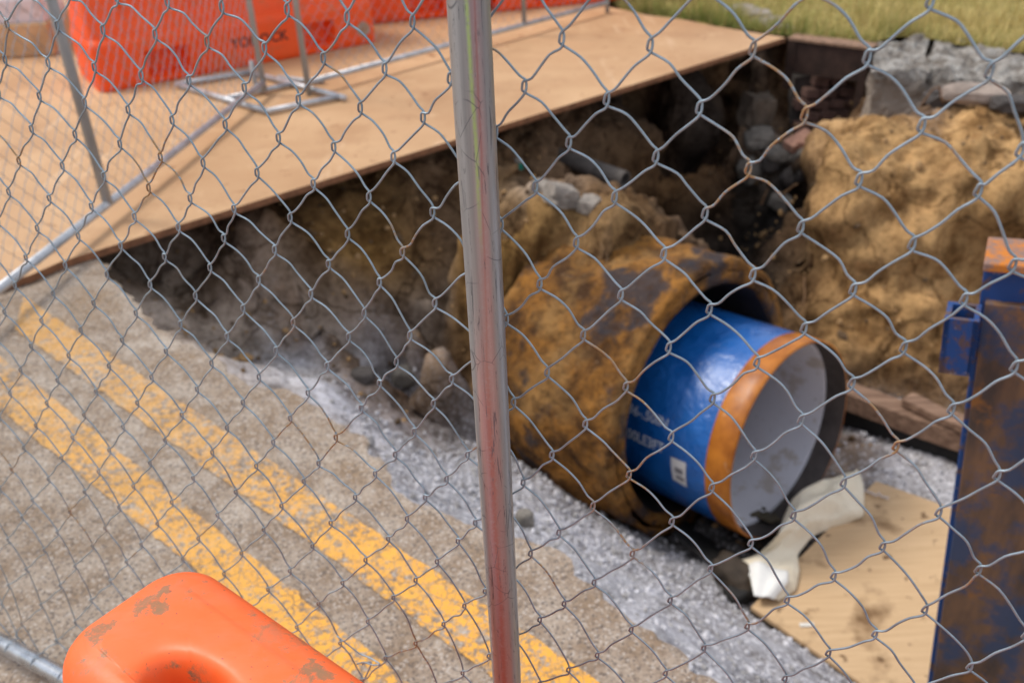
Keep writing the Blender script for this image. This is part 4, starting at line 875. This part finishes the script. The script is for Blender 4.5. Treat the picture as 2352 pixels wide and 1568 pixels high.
ub_ = unit(br - bl); c2 = at(880, 52, .036)[:2]; e2_ = at(1010, 40, .036)[:2]; u2 = unit(at(1365, 5, .036)[:2] - at(1040, 36, .036)[:2])
s2 = at(1040, 38, .036)[:2]; barrier(s2 - u2 * 1.55, s2 + u2 * .25, 'orange water barrier in the second row, behind the lettered one', M_ORANGE, plug=False)
barrier(s2 + u2 * .34, s2 + u2 * 2.1, 'orange water barrier farthest back, right of the grey post', M_ORANGE, plug=False)
# white barrier on a timber at the far left
wl = at(-140, 142, .036)[:2]; wr = at(128, 128, .036)[:2]; uw = unit(wr - wl)
tb = MB(); wm = (wl + wr) / 2; uv3 = np.array([*uw, 0]); bk3 = np.array([-uw[1], uw[0], 0]); Lw = np.linalg.norm(wr - wl)
tb.box(np.array([*wm, .036 + .11]) + bk3 * .25 - uv3 * .2, (Lw / 2 + .2, .25, .11), [uv3, bk3, zz_]); tag(tb.build('timber_block', M_BLOCK, bevel=.012), 'thick tan timber block under the white barrier, far left', 'timber')
wt = thing('white_barrier', 'white plastic water barrier standing on the tan timber block, far left', 'barrier', (*wm, .26))
mb = MB(); G = []
for s in np.linspace(-Lw / 2 - .4, Lw / 2 - .03, 20): G.append([np.array([*wm, .257 + z]) + uv3 * s + bk3 * (.26 + y) for y, z in ((-.22, 0), (-.225, .14), (-.215, .17), (-.16, .20), (-.09, .75), (.09, .75), (.16, .20), (.215, .17), (.22, 0))])
mb.grid(G); n = len(G[0]); mb.add(G[0], [tuple(range(n))]); mb.add(G[-1], [tuple(range(n))]); fixnormals(mb.build('shell', M_WHITE_P, wt, bevel=.01))

# the near barrier, top corner with its pin hole
def near_barrier():
    a = unit([.775, -.632, 0]); b = unit([-.632, -.775, 0]); K0 = np.array([-.392, .833, 0]); ZT = .905; W_ = .190; L_ = 1.75; r = .040
    t = thing('near_orange_barrier', 'orange water barrier with brown scuffs in front of the chain link fence, bottom left', 'barrier', (*(K0 + a * .8 + b * .1)[:2], 0.0))
    bm = bmesh.new(); nu, nv, nz = 150, 46, 60; G = {}
    # top surface and sides from one closed rounded box
    pts = []; us = np.concatenate([np.linspace(0, .32, 90), np.linspace(.33, L_, 50)]); vs = np.linspace(0, W_, nv)
    mb = MB()
    def top(x, y):
        cx = min(max(x, r), L_ - r); cy = min(max(y, r), W_ - r); dx, dy = x - cx, y - cy; d = math.hypot(dx, dy)
        z = ZT + .004 * math.sin(math.pi * y / W_)
        # the hole where two barriers are pinned together
        hx, hy = .188, .128; q = math.hypot((x - hx) / .050, (y - hy) / .027); s = 1 / (1 + math.exp((q - 1.0) * 8)); z -= .15 * s
        z -= .006 * math.exp(-(q / 1.9) ** 2)
        # crease where the top meets the far side, raised mould seam
        z += .0022 * math.exp(-((y - .040) / .0022) ** 2) * (1 if x > .03 else 0)
        z -= .004 * max(0, 1 - y / .016)
        return z
    # unfold: rings from hole outwards are awkward; use a grid whose border rows roll over the edges
    prof_d = [0, .25, .5, .75, 1]; rows = []
    def roll(x, y, k):   # k = 0..1 quarter circle at the border
        return None
    ux = [-1 + i / 8 for i in range(8)] + list(us / L_ * 0 + us); 
    X = list(us); Y = list(vs)
    def P(x, y, drop, out):
        return K0 + a * x + b * y + zz_ * drop
    # body as superellipse style rings at increasing depth
    ring = []; nn = 260
    def outline_pt(s, inset):
        """point on the rounded rectangle, s in 0..1"""
        w2, l2, rr_ = W_ / 2 - inset, L_ / 2 - inset, max(.012, .060 - inset); per = 2 * (2 * (w2 - rr_)) + 2 * (2 * (l2 - rr_)) + 2 * math.pi * rr_; d = s * per
        segs = [('l', 2 * (l2 - rr_), (-(l2 - rr_), -w2), (1, 0)), ('c', math.pi / 2 * rr_, (l2 - rr_, -w2 + rr_), -90), ('l', 2 * (w2 - rr_), (l2, -(w2 - rr_)), (0, 1)), ('c', math.pi / 2 * rr_, (l2 - rr_, w2 - rr_), 0),
                ('l', 2 * (l2 - rr_), (l2 - rr_, w2), (-1, 0)), ('c', math.pi / 2 * rr_, (-(l2 - rr_), w2 - rr_), 90), ('l', 2 * (w2 - rr_), (-l2, w2 - rr_), (0, -1)), ('c', math.pi / 2 * rr_, (-(l2 - rr_), -w2 + rr_), 180)]
        for kind, ln, p, q in segs:
            if d <= ln + 1e-9 or (kind, ln, p, q) == segs[-1]:
                if kind == 'l': return p[0] + q[0] * d, p[1] + q[1] * d
                an = R(q) + min(d / rr_, math.pi / 2); return p[0] + rr_ * math.cos(an), p[1] + rr_ * math.sin(an)
            d -= ln
    rings = []
    for k in range(9):                                                      # rounded shoulder
        th_ = math.pi / 2 * k / 8; rings.append((r * (1 - math.sin(th_)) , -r * (1 - math.cos(th_)), 0))
    for z in np.linspace(.08, .34, 8): rings.append((-.01 * (z - .055), -z, 0))
    for z, o_ in ((.55, -.05), (.62, -.09), (.64, -.16), (.66, -.185), (.905, -.19)): rings.append((o_, -z, 0))
    ss = np.concatenate([np.linspace(0, .40, 60, endpoint=False), np.linspace(.40, 1, 380, endpoint=False)]); Gr = []
    for ins, dz, _ in rings:
        row = []
        for s in ss:
            x, y = outline_pt(s, ins); row.append(K0 + a * (x + L_ / 2) + b * (y + W_ / 2) + zz_ * (ZT + dz - (.0035 * (1 if y < -9 else 0) if dz > -.01 else 0)))
        Gr.append(row)
    Gr = np.array(Gr); mb.grid(Gr.transpose(1, 0, 2), closed_u=True)
    # top cap: grid inside the innermost ring, mapped so that its border follows that ring
    N_ = len(ss); cap = []; inner = Gr[0]; cxy = K0 + a * .188 + b * .128; M_ = 110
    for k in range(M_ + 1):
        f_ = 1 - (1 - k / M_) ** 2.6; row = []
        for i in range(N_):
            p = inner[i] * (1 - f_) + np.array([cxy[0], cxy[1], inner[i][2]]) * f_; x = (p - K0) @ a; y = (p - K0) @ b
            fade = min(1, f_ * 12); fade = fade * fade * (3 - 2 * fade); p = p.copy(); p[2] = inner[i][2] * (1 - fade) + top(x, y) * fade; row.append(p)
        cap.append(row)
    mb.grid(np.array(cap).transpose(1, 0, 2), closed_u=True)
    o = mb.build('shell', M_ORANGE_NEAR, t, smooth=True); b2_ = bmesh.new(); b2_.from_mesh(o.data); bmesh.ops.remove_doubles(b2_, verts=b2_.verts, dist=.00015); bmesh.ops.recalc_face_normals(b2_, faces=b2_.faces); b2_.to_mesh(o.data); b2_.free()
    bm.free(); o.data.polygons.foreach_set('use_smooth', [True] * len(o.data.polygons))
    return t
near_barrier()

# ================================================================== FENCES
def catmull(P, n=3):
    P = np.asarray(P, float); A = np.vstack([2 * P[0] - P[1], P, 2 * P[-1] - P[-2]]); out_ = []
    for i in range(1, len(A) - 2):
        for k in range(n):
            t = k / n; out_.append(.5 * ((2 * A[i]) + (-A[i - 1] + A[i + 1]) * t + (2 * A[i - 1] - 5 * A[i] + 4 * A[i + 1] - A[i + 2]) * t * t + (-A[i - 1] + 3 * A[i] - 3 * A[i + 1] + A[i + 2]) * t ** 3))
    out_.append(A[-2]); return np.array(out_)
def chain_link(mb, node, i0, i1, j0, j1, org, fd, nr, wire=.00114, hook=.0034, fine=True, seed=1, sag=.0):
    """node(i, j) -> (distance along the fence, height). One zigzag wire per column, hooked into its neighbours."""
    rng = np.random.default_rng(seed)
    for k in range(i0, i1):
        pts = []; j = j0 if (k + j0) % 2 == 0 else j0 + 1
        while j <= j1:
            left = (k + j) % 2 == 0; i = k if left else k + 1; s, z = node(i, j)
            sg = 1 if left else -1                                        # left bend sticks out to the left (+fd), right bend to the right
            c = lambda ds, dz, dn: org + fd * (s + ds) + nr * dn + np.array([0, 0, z + dz])
            e = .0042
            if fine:
                if left: pts += [c(.0002, .0052, -wire), c(.0020, .0000, -wire * .7), c(.0024, -.0032, 0), c(.0006, -.0050, wire), c(-.0022, -.0064, wire)]
                else: pts += [c(-.0002, .0060, wire), c(-.0015, .0010, wire * .5), c(-.0012, -.0034, -wire * .6), c(.0014, -.0078, -wire)]
            else: pts += [c(sg * hook, 0, 0)]
            if j + 1 <= j1:
                i2 = k + 1 if left else k; s2_, z2 = node(i2, j + 1)
                depth = wire * (1.05 if left else -1.05)                   # strands going down-right run behind, down-left in front
                jt = rng.normal(0, .0009, (3, 2)) if fine else np.zeros((3, 2))
                for q, (t, bow) in enumerate((((.32, .0034), (.55, .0044), (.80, .0034)) if left else ((.30, .0016), (.55, .0006), (.80, .0))) if fine else ((.5, .002),)):
                    ds = s + (s2_ - s) * t; dz = z + (z2 - z) * t; bw = bow
                    pts.append(org + fd * (ds - bw * .8 + jt[q][0]) + nr * depth + np.array([0, 0, dz + bw * .6 * (1 if left else -1) + jt[q][1]]))
            j += 1
        if len(pts) < 4: continue
        path = catmull(pts, 3) if fine else np.array(pts)
        mb.tube(path, wire, 7 if fine else 4, up=tuple(nr))
MESH = """12147,18491 11316,18527 10486,18563 9655,18598 8850,18651 8074,18715 7304,18771 6539,18819 5780,18859 5026,18892 4277,18917 3533,18935 2796,18944 2062,18947 1333,18943 609,18932 -111,18914 -828,18890 -1540,18858 -2249,18821 -2956,18779 -3651,18724 -4405,18707 -5226,18736 -6049,18766 -6876,18798
11754,17982 10923,18018 10092,18054 9262,18090 8483,18158 7710,18218 6943,18270 6181,18314 5425,18350 4674,18379 3928,18400 3188,18413 2453,18418 1722,18417 994,18410 271,18396 -449,18377 -1166,18351 -1879,18319 -2595,18285 -3302,18240 -3989,18178 -4805,18203 -5621,18228 -6443,18257
12191,17438 11361,17474 10530,17510 9699,17546 8893,17599 8118,17663 7348,17719 6584,17767 5825,17807 5072,17839 4324,17863 3581,17880 2845,17888 2112,17889 1382,17885 657,17875 -67,17860 -789,17840 -1509,17815 -2229,17786 -2955,17757 -3656,17706 -4397,17680 -5202,17698 -6014,17720 -6835,17748
11798,16929 10967,16965 10136,17001 9305,17037 8526,17106 7754,17167 6987,17219 6227,17263 5471,17299 4721,17325 3976,17345 3237,17356 2503,17360 1771,17359 1044,17352 318,17340 -407,17325 -1134,17307 -1862,17285 -2601,17268 -3332,17240 -4009,17171 -4799,17178 -5595,17189 -6406,17210
12236,16385 11405,16421 10574,16457 9743,16493 8937,16547 8160,16612 7391,16670 6629,16719 5871,16758 5118,16788 4372,16810 3630,16824 2894,16830 2160,16831 1431,16826 705,16817 -22,16806 -754,16794 -1491,16782 -2235,16769 -3005,16771 -3719,16729 -4421,16676 -5192,16670 -5985,16678 -6796,16700
11842,15876 11012,15912 10180,15949 9348,15986 8569,16055 7796,16118 7032,16174 6273,16219 5516,16252 4767,16276 4025,16291 3286,16300 2548,16303 1814,16302 1089,16295 365,16284 -368,16275 -1111,16270 -1863,16266 -2643,16277 -3451,16299 -4081,16198 -4813,16167 -5577,16156 -6371,16165
12280,15332 11449,15368 10618,15404 9786,15441 8979,15496 8201,15563 7435,15625 6680,15678 5919,15718 5162,15745 4417,15761 3678,15771 2937,15777 2188,15781 1463,15775 743,15767 23,15752 -728,15755 -1485,15759 -2264,15773 -3129,15834 -3863,15802 -4470,15688 -5187,15647 -5955,15637 -6757,15650
11887,14824 11055,14860 10224,14896 9391,14934 8609,15005 7836,15072 7084,15133 6339,15184 5559,15218 4809,15236 4067,15246 3331,15250 2565,15261 1826,15260 1109,15253 398,15239 -339,15236 -1098,15242 -1873,15258 -2679,15287 -3481,15237 -4169,15233 -4819,15152 -5549,15117 -6332,15117
12324,14279 11493,14315 10661,14352 9828,14389 9020,14445 8239,14515 7475,14581 6765,14643 5981,14688 5200,14713 4455,14724 3717,14730 2976,14731 2142,14766 1439,14748 720,14766 80,14691 -742,14749 -1509,14765 -2319,14812 -3137,14830 -3931,14813 -4467,14667 -5152,14604 -5913,14588 -6713,14599
11917,13907 11085,13944 10252,13981 9417,14020 8625,14094 7838,14163 7085,14229 6425,14288 5539,14345 4797,14358 4001,14379 3271,14367 2507,14376 1785,14348 1076,14320 370,14303 -381,14315 -1148,14295 -1941,14318 -2756,14367 -3577,14394 -4230,14304 -4918,14243 -5662,14214 -6451,14215
12350,13483 11519,13520 10686,13557 9851,13596 9030,13655 8227,13728 7431,13796 6671,13856 5885,13895 5099,13927 4364,13906 3650,13935 2871,13943 2173,13902 1414,13911 696,13907 -72,13869 -801,13877 -1598,13865 -2376,13882 -3217,13926 -4032,13977 -4669,13867 -5406,13830 -6186,13822 -6992,13836
11962,13079 11129,13116 10295,13155 9456,13196 8640,13274 7824,13347 7005,13414 6227,13465 5429,13485 4713,13485 4039,13450 3245,13505 2524,13459 1807,13463 1083,13465 288,13440 -464,13413 -1237,13444 -2051,13439 -2838,13465 -3672,13482 -4369,13455 -5134,13432 -5914,13418 -6712,13422
12414,12623 11582,12659 10748,12697 9910,12737 9076,12800 8247,12877 7418,12949 6572,13015 5767,13052 5003,13045 4368,12979 3701,13007 2914,13017 2148,13017 1440,12987 679,12962 -87,12966 -871,12939 -1711,12999 -2501,12968 -3308,13011 -4108,13110 -4844,13027 -5628,12999 -6423,12994 -7233,13007
12043,12186 11211,12223 10375,12263 9533,12305 8695,12387 7856,12463 7037,12526 6182,12592 5448,12576 4697,12548 4037,12528 3368,12517 2549,12560 1782,12511 1094,12443 251,12496 -486,12427 -1320,12501 -2156,12555 -2974,12567 -3763,12588 -4560,12628 -5327,12566 -6121,12550 -6929,12557
12514,11697 11682,11733 10848,11772 10009,11813 9163,11877 8317,11957 7477,12027 6647,12083 5846,12113 5082,12112 4349,12103 3628,12104 2865,12112 2107,12094 1439,12018 749,11926 -99,11942 -945,11977 -1806,12066 -2619,12131 -3425,12145 -4209,12124 -4999,12098 -5803,12085 -6614,12090 -7432,12110
12162,11228 11330,11265 10493,11305 9651,11348 8796,11432 7945,11507 7108,11568 6284,11614 5492,11635 4720,11643 3966,11649 3204,11655 2433,11648 1702,11575 1112,11442 202,11521 -548,11434 -1400,11515 -2255,11635 -3061,11650 -3866,11633 -4656,11602 -5468,11599 -6287,11606 -7107,11624
12651,10706 11820,10743 10986,10781 10147,10822 9293,10888 8432,10969 7581,11037 6749,11089 5929,11129 5126,11157 4336,11176 3553,11189 2780,11187 1975,11196 1337,11038 615,11019 -144,10946 -974,10930 -1885,11067 -2692,11122 -3507,11100 -4310,11068 -5109,11084 -5942,11099 -6770,11120 -7595,11146
12318,10205 11485,10242 10649,10282 9809,10324 8937,10411 8072,10487 7223,10549 6386,10599 5559,10640 4742,10673 3937,10697 3144,10708 2367,10701 1615,10676 887,10613 120,10531 -586,10398 -1465,10449 -2327,10599 -3125,10563 -3937,10515 -4724,10574 -5582,10569 -6419,10596 -7249,10626
12826,9651 11993,9688 11157,9727 10316,9771 9452,9840 8576,9921 7718,9986 6860,10048 6009,10101 5159,10154 4334,10190 3527,10209 2746,10205 1939,10228 1196,10125 485,10033 -224,9888 -1068,9875 -1951,10014 -2767,10059 -3575,9981 -4403,9931 -5220,10007 -6057,10049 -6891,10085 -7722,10119
12510,9117 11676,9156 10835,9200 9984,9251 9085,9347 8202,9426 7339,9486 6469,9548 5606,9604 4737,9666 3915,9701 3126,9698 2412,9632 1518,9675 803,9562 55,9499 -658,9326 -1539,9389 -2394,9551 -3190,9477 -4041,9423 -4886,9418 -5689,9477 -6522,9525 -7356,9563
13037,8530 12204,8569 11364,8612 10514,8663 9623,8746 8706,8847 7825,8914 6956,8970 6077,9031 5183,9102 4331,9156 3514,9188 2780,9097 1868,9255 1141,9154 447,9029 -287,8848 -1095,8756 -1993,8902 -2841,8927 -3666,8953 -4485,8880 -5318,8890 -6143,8944 -6979,8988 -7813,9026
12741,7964 11904,8006 11057,8056 10192,8119 9246,8239 8317,8338 7445,8386 6576,8436 5698,8488 4751,8587 3933,8637 3101,8683 2253,8729 1459,8685 719,8623 9,8432 -715,8233 -1562,8227 -2410,8369 -3296,8366 -4092,8337 -4917,8297 -5755,8347 -6592,8395 -7428,8437
13288,7344 12455,7383 11613,7430 10752,7492 9829,7596 8846,7731 7945,7794 7096,7820 6197,7890 5304,7930 4464,7982 3611,8055 2753,8090 1804,8205 1065,8130 379,7929 -383,7798 -1148,7577 -1999,7727 -2857,7776 -3696,7762 -4524,7734 -5356,7738 -6196,7786 -7034,7831 -7869,7871
13013,6744 12179,6786 11326,6844 10446,6924 9450,7068 8447,7204 7560,7231 6775,7226 5953,7213 4981,7344 4073,7424 3173,7494 2244,7637 1440,7632 706,7512 -6,7302 -766,7105 -1574,7094 -2428,7163 -3279,7168 -4117,7148 -4951,7118 -5791,7163 -6630,7208 -7466,7249
13578,6090 12752,6126 11914,6174 11043,6253 10105,6371 9058,6529 8133,6598 7330,6570 6463,6573 5565,6633 4667,6710 3723,6773 2733,6991 1854,7117 1065,6997 389,6740 -356,6612 -1154,6520 -2002,6551 -2853,6563 -3697,6546 -4541,6521 -5380,6527 -6218,6570 -7054,6612 -7889,6651
13328,5454 12507,5489 11662,5550 10753,5669 9812,5774 8778,5906 7908,5890 7052,5885 6092,5971 5185,6053 4275,6136 3276,6318 2383,6390 1574,6363 830,6165 38,6099 -728,5969 -1561,5940 -2417,5947 -3266,5931 -4115,5907 -4961,5875 -5798,5918 -6634,5959 -7468,5999
13911,4768 13098,4796 12285,4830 11420,4914 10391,5132 9411,5172 8465,5246 7629,5229 6715,5275 5781,5349 4851,5433 3835,5543 2992,5625 2157,5749 1299,5602 493,5502 -294,5404 -1111,5335 -1963,5318 -2822,5306 -3674,5279 -4527,5248 -5371,5252 -6205,5292 -7039,5331 -7872,5368
13691,4092 12898,4109 12106,4138 11223,4231 10076,4452 9249,4407 8304,4464 7341,4558 6399,4629 5458,4708 4484,4808 3560,4880 2689,4970 1819,4975 995,4864 178,4784 -645,4716 -1493,4678 -2357,4661 -3219,4636 -4077,4605 -4933,4568 -5769,4608 -6602,4646 -7434,4684
14285,3377 13498,3388 12745,3385 12017,3393 10991,3552 10000,3571 9139,3584 8022,3785 7050,3880 6097,3959 5140,4042 4175,4131 3290,4174 2384,4240 1532,4185 687,4123 -151,4063 -1005,4022 -1872,3996 -2744,3976 -3610,3945 -4474,3909 -5322,3908 -6155,3947 -6987,3984 -7819,4020
14091,2662 13339,2651 12648,2622 11946,2672 10992,2565 9992,2562 8784,2935 7727,3101 6752,3194 5793,3271 4826,3354 3895,3412 2987,3456 2095,3465 1234,3421 370,3380 -493,3341 -1368,3315 -2247,3292 -3125,3267 -3997,3233 -4866,3193 -5699,3231 -6531,3267 -7362,3304
14691,1924 13921,1920 13212,1882 12563,1822 12094,1473 10968,1547 9603,2011 8448,2276 7422,2410 6454,2491 5487,2566 4533,2632 3615,2666 2693,2701 1803,2690 922,2664 41,2636 -842,2612 -1730,2591 -2618,2567 -3501,2538 -4380,2501 -5234,2498 -6066,2535 -6897,2571 -7728,2607
14512,1177 13769,1154 13092,1085 12530,893 11927,600 10474,1065 9209,1413 8119,1600 7122,1701 6154,1771 5188,1837 4245,1884 3316,1916 2398,1931 1499,1919 600,1905 -296,1886 -1194,1868 -2091,1848 -2986,1823 -3875,1790 -4759,1749 -5591,1786 -6422,1822 -7253,1858
14922,651 14146,648 13419,609 12766,503 12149,297 11136,390 9816,765 8672,997 7644,1126 6674,1201 5711,1264 4760,1316 3829,1348 2898,1376 1986,1382 1082,1375 179,1365 -722,1351 -1621,1334 -2518,1311 -3410,1282 -4296,1245 -5153,1242 -5984,1278 -6815,1314 -7646,1349"""
node_tab = {}
for jj, ln in enumerate(MESH.split('\n')):
    j = jj - 8; ii = [i for i in range(-34, 17) if (i + j) % 2 == 0]
    for i, t in zip(ii, ln.split()): s, z = t.split(','); node_tab[i, j] = (int(s) / 1e4, int(z) / 1e4)
PB = np.array([POST[0], POST[1], 0.0])
nf = thing('near_fence', 'nearest chain link fence panel, in focus, with a red and green sprayed post', 'fence', PB + FD * .3)
mb = MB(); z0 = .035; z1 = 1.93; mb.tube([PB + (0, 0, z0), PB + (0, 0, .6), PB + (0, 0, 1.2), PB + (0, 0, z1)], .018, 48)
po = mb.build('post', M_POST, nf, smooth=True); po.data.set_sharp_from_angle(angle=R(50))
# material coordinates: origin on the post's axis at z = 1.178
sh_ = Vector(PB + np.array([0, 0, 1.178])) - Vector(world_loc(po)); po.data.transform(Matrix.Translation(-sh_)); po.location = Vector(po.location) + sh_
mb = MB(); ra = PB + FD * -1.15 + (0, 0, .072); rb = PB + FD * 2.35 + (0, 0, .078); mb.tube([ra, (ra + rb) / 2, rb], .018, 24); rl = mb.build('bottom_rail', M_RAIL, nf, smooth=True)
mb = MB(); mb.tube([ra + (0, 0, 1.86), rb + (0, 0, 1.85)], .018, 16); mb.build('top_rail', M_TUBE, nf, smooth=True)
for q in (ra, rb):
    mb = MB(); mb.tube([q + (0, 0, -.03), q + (0, 0, 1.86)], .018, 16); mb.build('post', M_TUBE, nf, smooth=True)
mb = MB(); chain_link(mb, lambda i, j: node_tab[i, j], -34, 16, -8, 24, PB + NR * .022, FD, NR)
mo = mb.build('wire_mesh', M_WIRE, nf, smooth=True)
# wire ends and clips wrapped round the bottom rail
first_clip = None
for s in np.arange(.08, 2.3, .083):
    c = PB + FD * s + (0, 0, .073 + .002 * (s + 1)); t = np.linspace(-.9, 4.4, 16); rr_ = .0196; mb = MB()
    pth = [c + NR * (.0196 * math.cos(q) + .003) + zz_ * (rr_ * math.sin(q)) + FD * .004 * (q / 4) for q in t]; mb.tube(pth, .0012, 5)
    mb.build('wire_clip', M_WIRE, nf, smooth=True)
mb = MB(); c = PB + NR * .018
def fp(px, py, dn=.0):
    r = ray(px, py); o_ = PB + NR * (.022 + dn); t = (NR @ (o_ - CAM)) / (NR @ r); return CAM + r * t
mb.tube(catmull([fp(773, 1459), fp(800, 1480), fp(826, 1500), fp(850, 1510), fp(872, 1524, -.004), fp(856, 1526, -.006), fp(836, 1520, -.004), fp(820, 1524), ], 4), .0013, 6)
mb.tube(catmull([fp(832, 1524), fp(852, 1520, .003), fp(846, 1540), fp(838, 1556), fp(830, 1575)], 4), .0013, 6); mb.build('loose_wire_end', M_WIRE, nf, smooth=True)

def far_fence(pa, pb, z_rail, posts, label, seed, height=1.8, pitch=.0415, mat_post=M_TUBE_D, r_rail=.017, nwires=None):
    a = at(*pa, z_rail); b = at(*pb, z_rail); a[2] = b[2] = 0; u = unit(b - a); L_ = np.linalg.norm(b - a); nr = np.array([-u[1], u[0], 0]); t = thing('far_fence', label, 'fence', (a + b) / 2)
    mb = MB(); mb.tube([a + zz_ * z_rail, b + zz_ * z_rail], r_rail, 14); mb.build('bottom_rail', M_TUBE, t, smooth=True)
    mb = MB(); mb.tube([a + zz_ * (z_rail + height), b + zz_ * (z_rail + height)], r_rail, 10); mb.build('top_rail', M_TUBE, t, smooth=True)
    for s, zb, rr_ in posts:
        q = a + u * s; mb = MB(); mb.tube([q + zz_ * zb, q + zz_ * (z_rail + height)], rr_, 14); mb.build('post', mat_post, t, smooth=True)
    n = int(L_ / pitch); rows = int((height - .0) / .047); rg = np.random.default_rng(seed); wob = rg.normal(0, .0016, (n + 3, rows + 3, 2))
    mb = MB(); chain_link(mb, lambda i, j: (L_ - i * pitch + wob[i, j, 0], z_rail + height - j * .047 + wob[i, j, 1]), 0, n, 0, rows, a + nr * .018, u, nr, .0014, .0036, fine=False); mb.build('wire_mesh', M_WIRE, t, smooth=False)
    return t, a, u, L_
zr = .11
A2 = at(0, 662, zr); B2_ = at(604, 190, zr); L2 = np.linalg.norm(B2_ - A2); m2 = at(233, 468, zr); s2m = (m2 - A2) @ unit(B2_ - A2)
u2f = unit(B2_ - A2); ext = 1.0
# extend the panel toward the left, outside the picture
def far2():
    a = A2 - u2f * ext; t = thing('far_fence', 'chain link panel at far left, its bottom rail running down to the picture edge', 'fence', (a + B2_) / 2); L_ = L2 + ext; nr = np.array([-u2f[1], u2f[0], 0]); ad = a * (1, 1, 0)
    mb = MB(); mb.tube([ad + zz_ * zr, B2_], .0185, 16); mb.build('bottom_rail', M_TUBE, t, smooth=True)
    mb = MB(); mb.tube([ad + zz_ * (zr + 1.75), B2_ + zz_ * 1.75], .0185, 10); mb.build('top_rail', M_TUBE, t, smooth=True)
    for s, rr_, lo in ((0, .018, -.07), (ext + s2m, .0215, 0), (L_, .018, -.045)):
        q = ad + u2f * s; mb = MB(); mb.tube([q + zz_ * (zr + lo), q + zz_ * (zr + 1.75)], rr_, 16); mb.build('post', M_TUBE_D, t, smooth=True)
    pitch = .0415; n = int(L_ / pitch); rows = 37; rg = np.random.default_rng(4); wob = rg.normal(0, .0016, (n + 3, rows + 3, 2))
    mb = MB(); chain_link(mb, lambda i, j: (L_ - i * pitch + wob[i, j, 0], zr + 1.75 - j * .047 + wob[i, j, 1]), 0, n, 0, rows, ad + nr * .02, u2f, nr, .0014, .0036, fine=False); mb.build('wire_mesh', M_WIRE, t)
far2()
A3 = at(706, 190, zr); B3_ = at(1395, 6, zr); u3 = unit(B3_ - A3); s3 = (at(1180, 52, zr) - A3) @ u3; L3_ = np.linalg.norm(B3_ - A3)
far_fence((706, 190), (1395, 6), zr, [(0.0, .04, .018), (float(s3), zr, .017), (float(L3_), .04, .017)], 'second chain link panel at the back, in front of the orange barriers', 7)
# steel tube feet
def foot(pts_px, label, z=.057, cross=None, pins=()):
    P = [at(x, y, z) for x, y in pts_px]; t = thing('fence_foot', label, 'fence foot', P[0]); n = len(P)
    mb = MB()
    for k in range(n):
        a, b = P[k], P[(k + 1) % n]; d = unit(b - a); e = .05 if k == 2 else 0
        mb.tube([a - d * e, b], .0165, 12)
    mb.build('tube_frame', M_TUBE, t, smooth=True)
    if cross: mb = MB(); mb.tube([at(*cross[0], z), at(*cross[1], z)], .0165, 12); mb.build('cross_bar', M_TUBE, t, smooth=True)
    for q in pins: c = at(*q, z); mb = MB(); mb.tube([c, c + zz_ * .17], .014, 10); mb.build('pin', M_TUBE_D, t, smooth=True)
    return t
foot([(406, 194), (613, 256), (779, 222), (574, 166)], 'white grey tube frame foot where the two far fence panels meet', cross=((512, 228), (676, 192)), pins=((589, 206),))
q0 = at(744, 186, .055); q1 = at(660, 204, .055); mb = MB(); mb.tube([q0, at(700, 186, .055), at(640, 178, .055)], .016, 12); tag(mb.build('fence_foot', M_TUBE_D, smooth=True), 'dark tube foot end sticking out below the second far panel', 'fence foot')
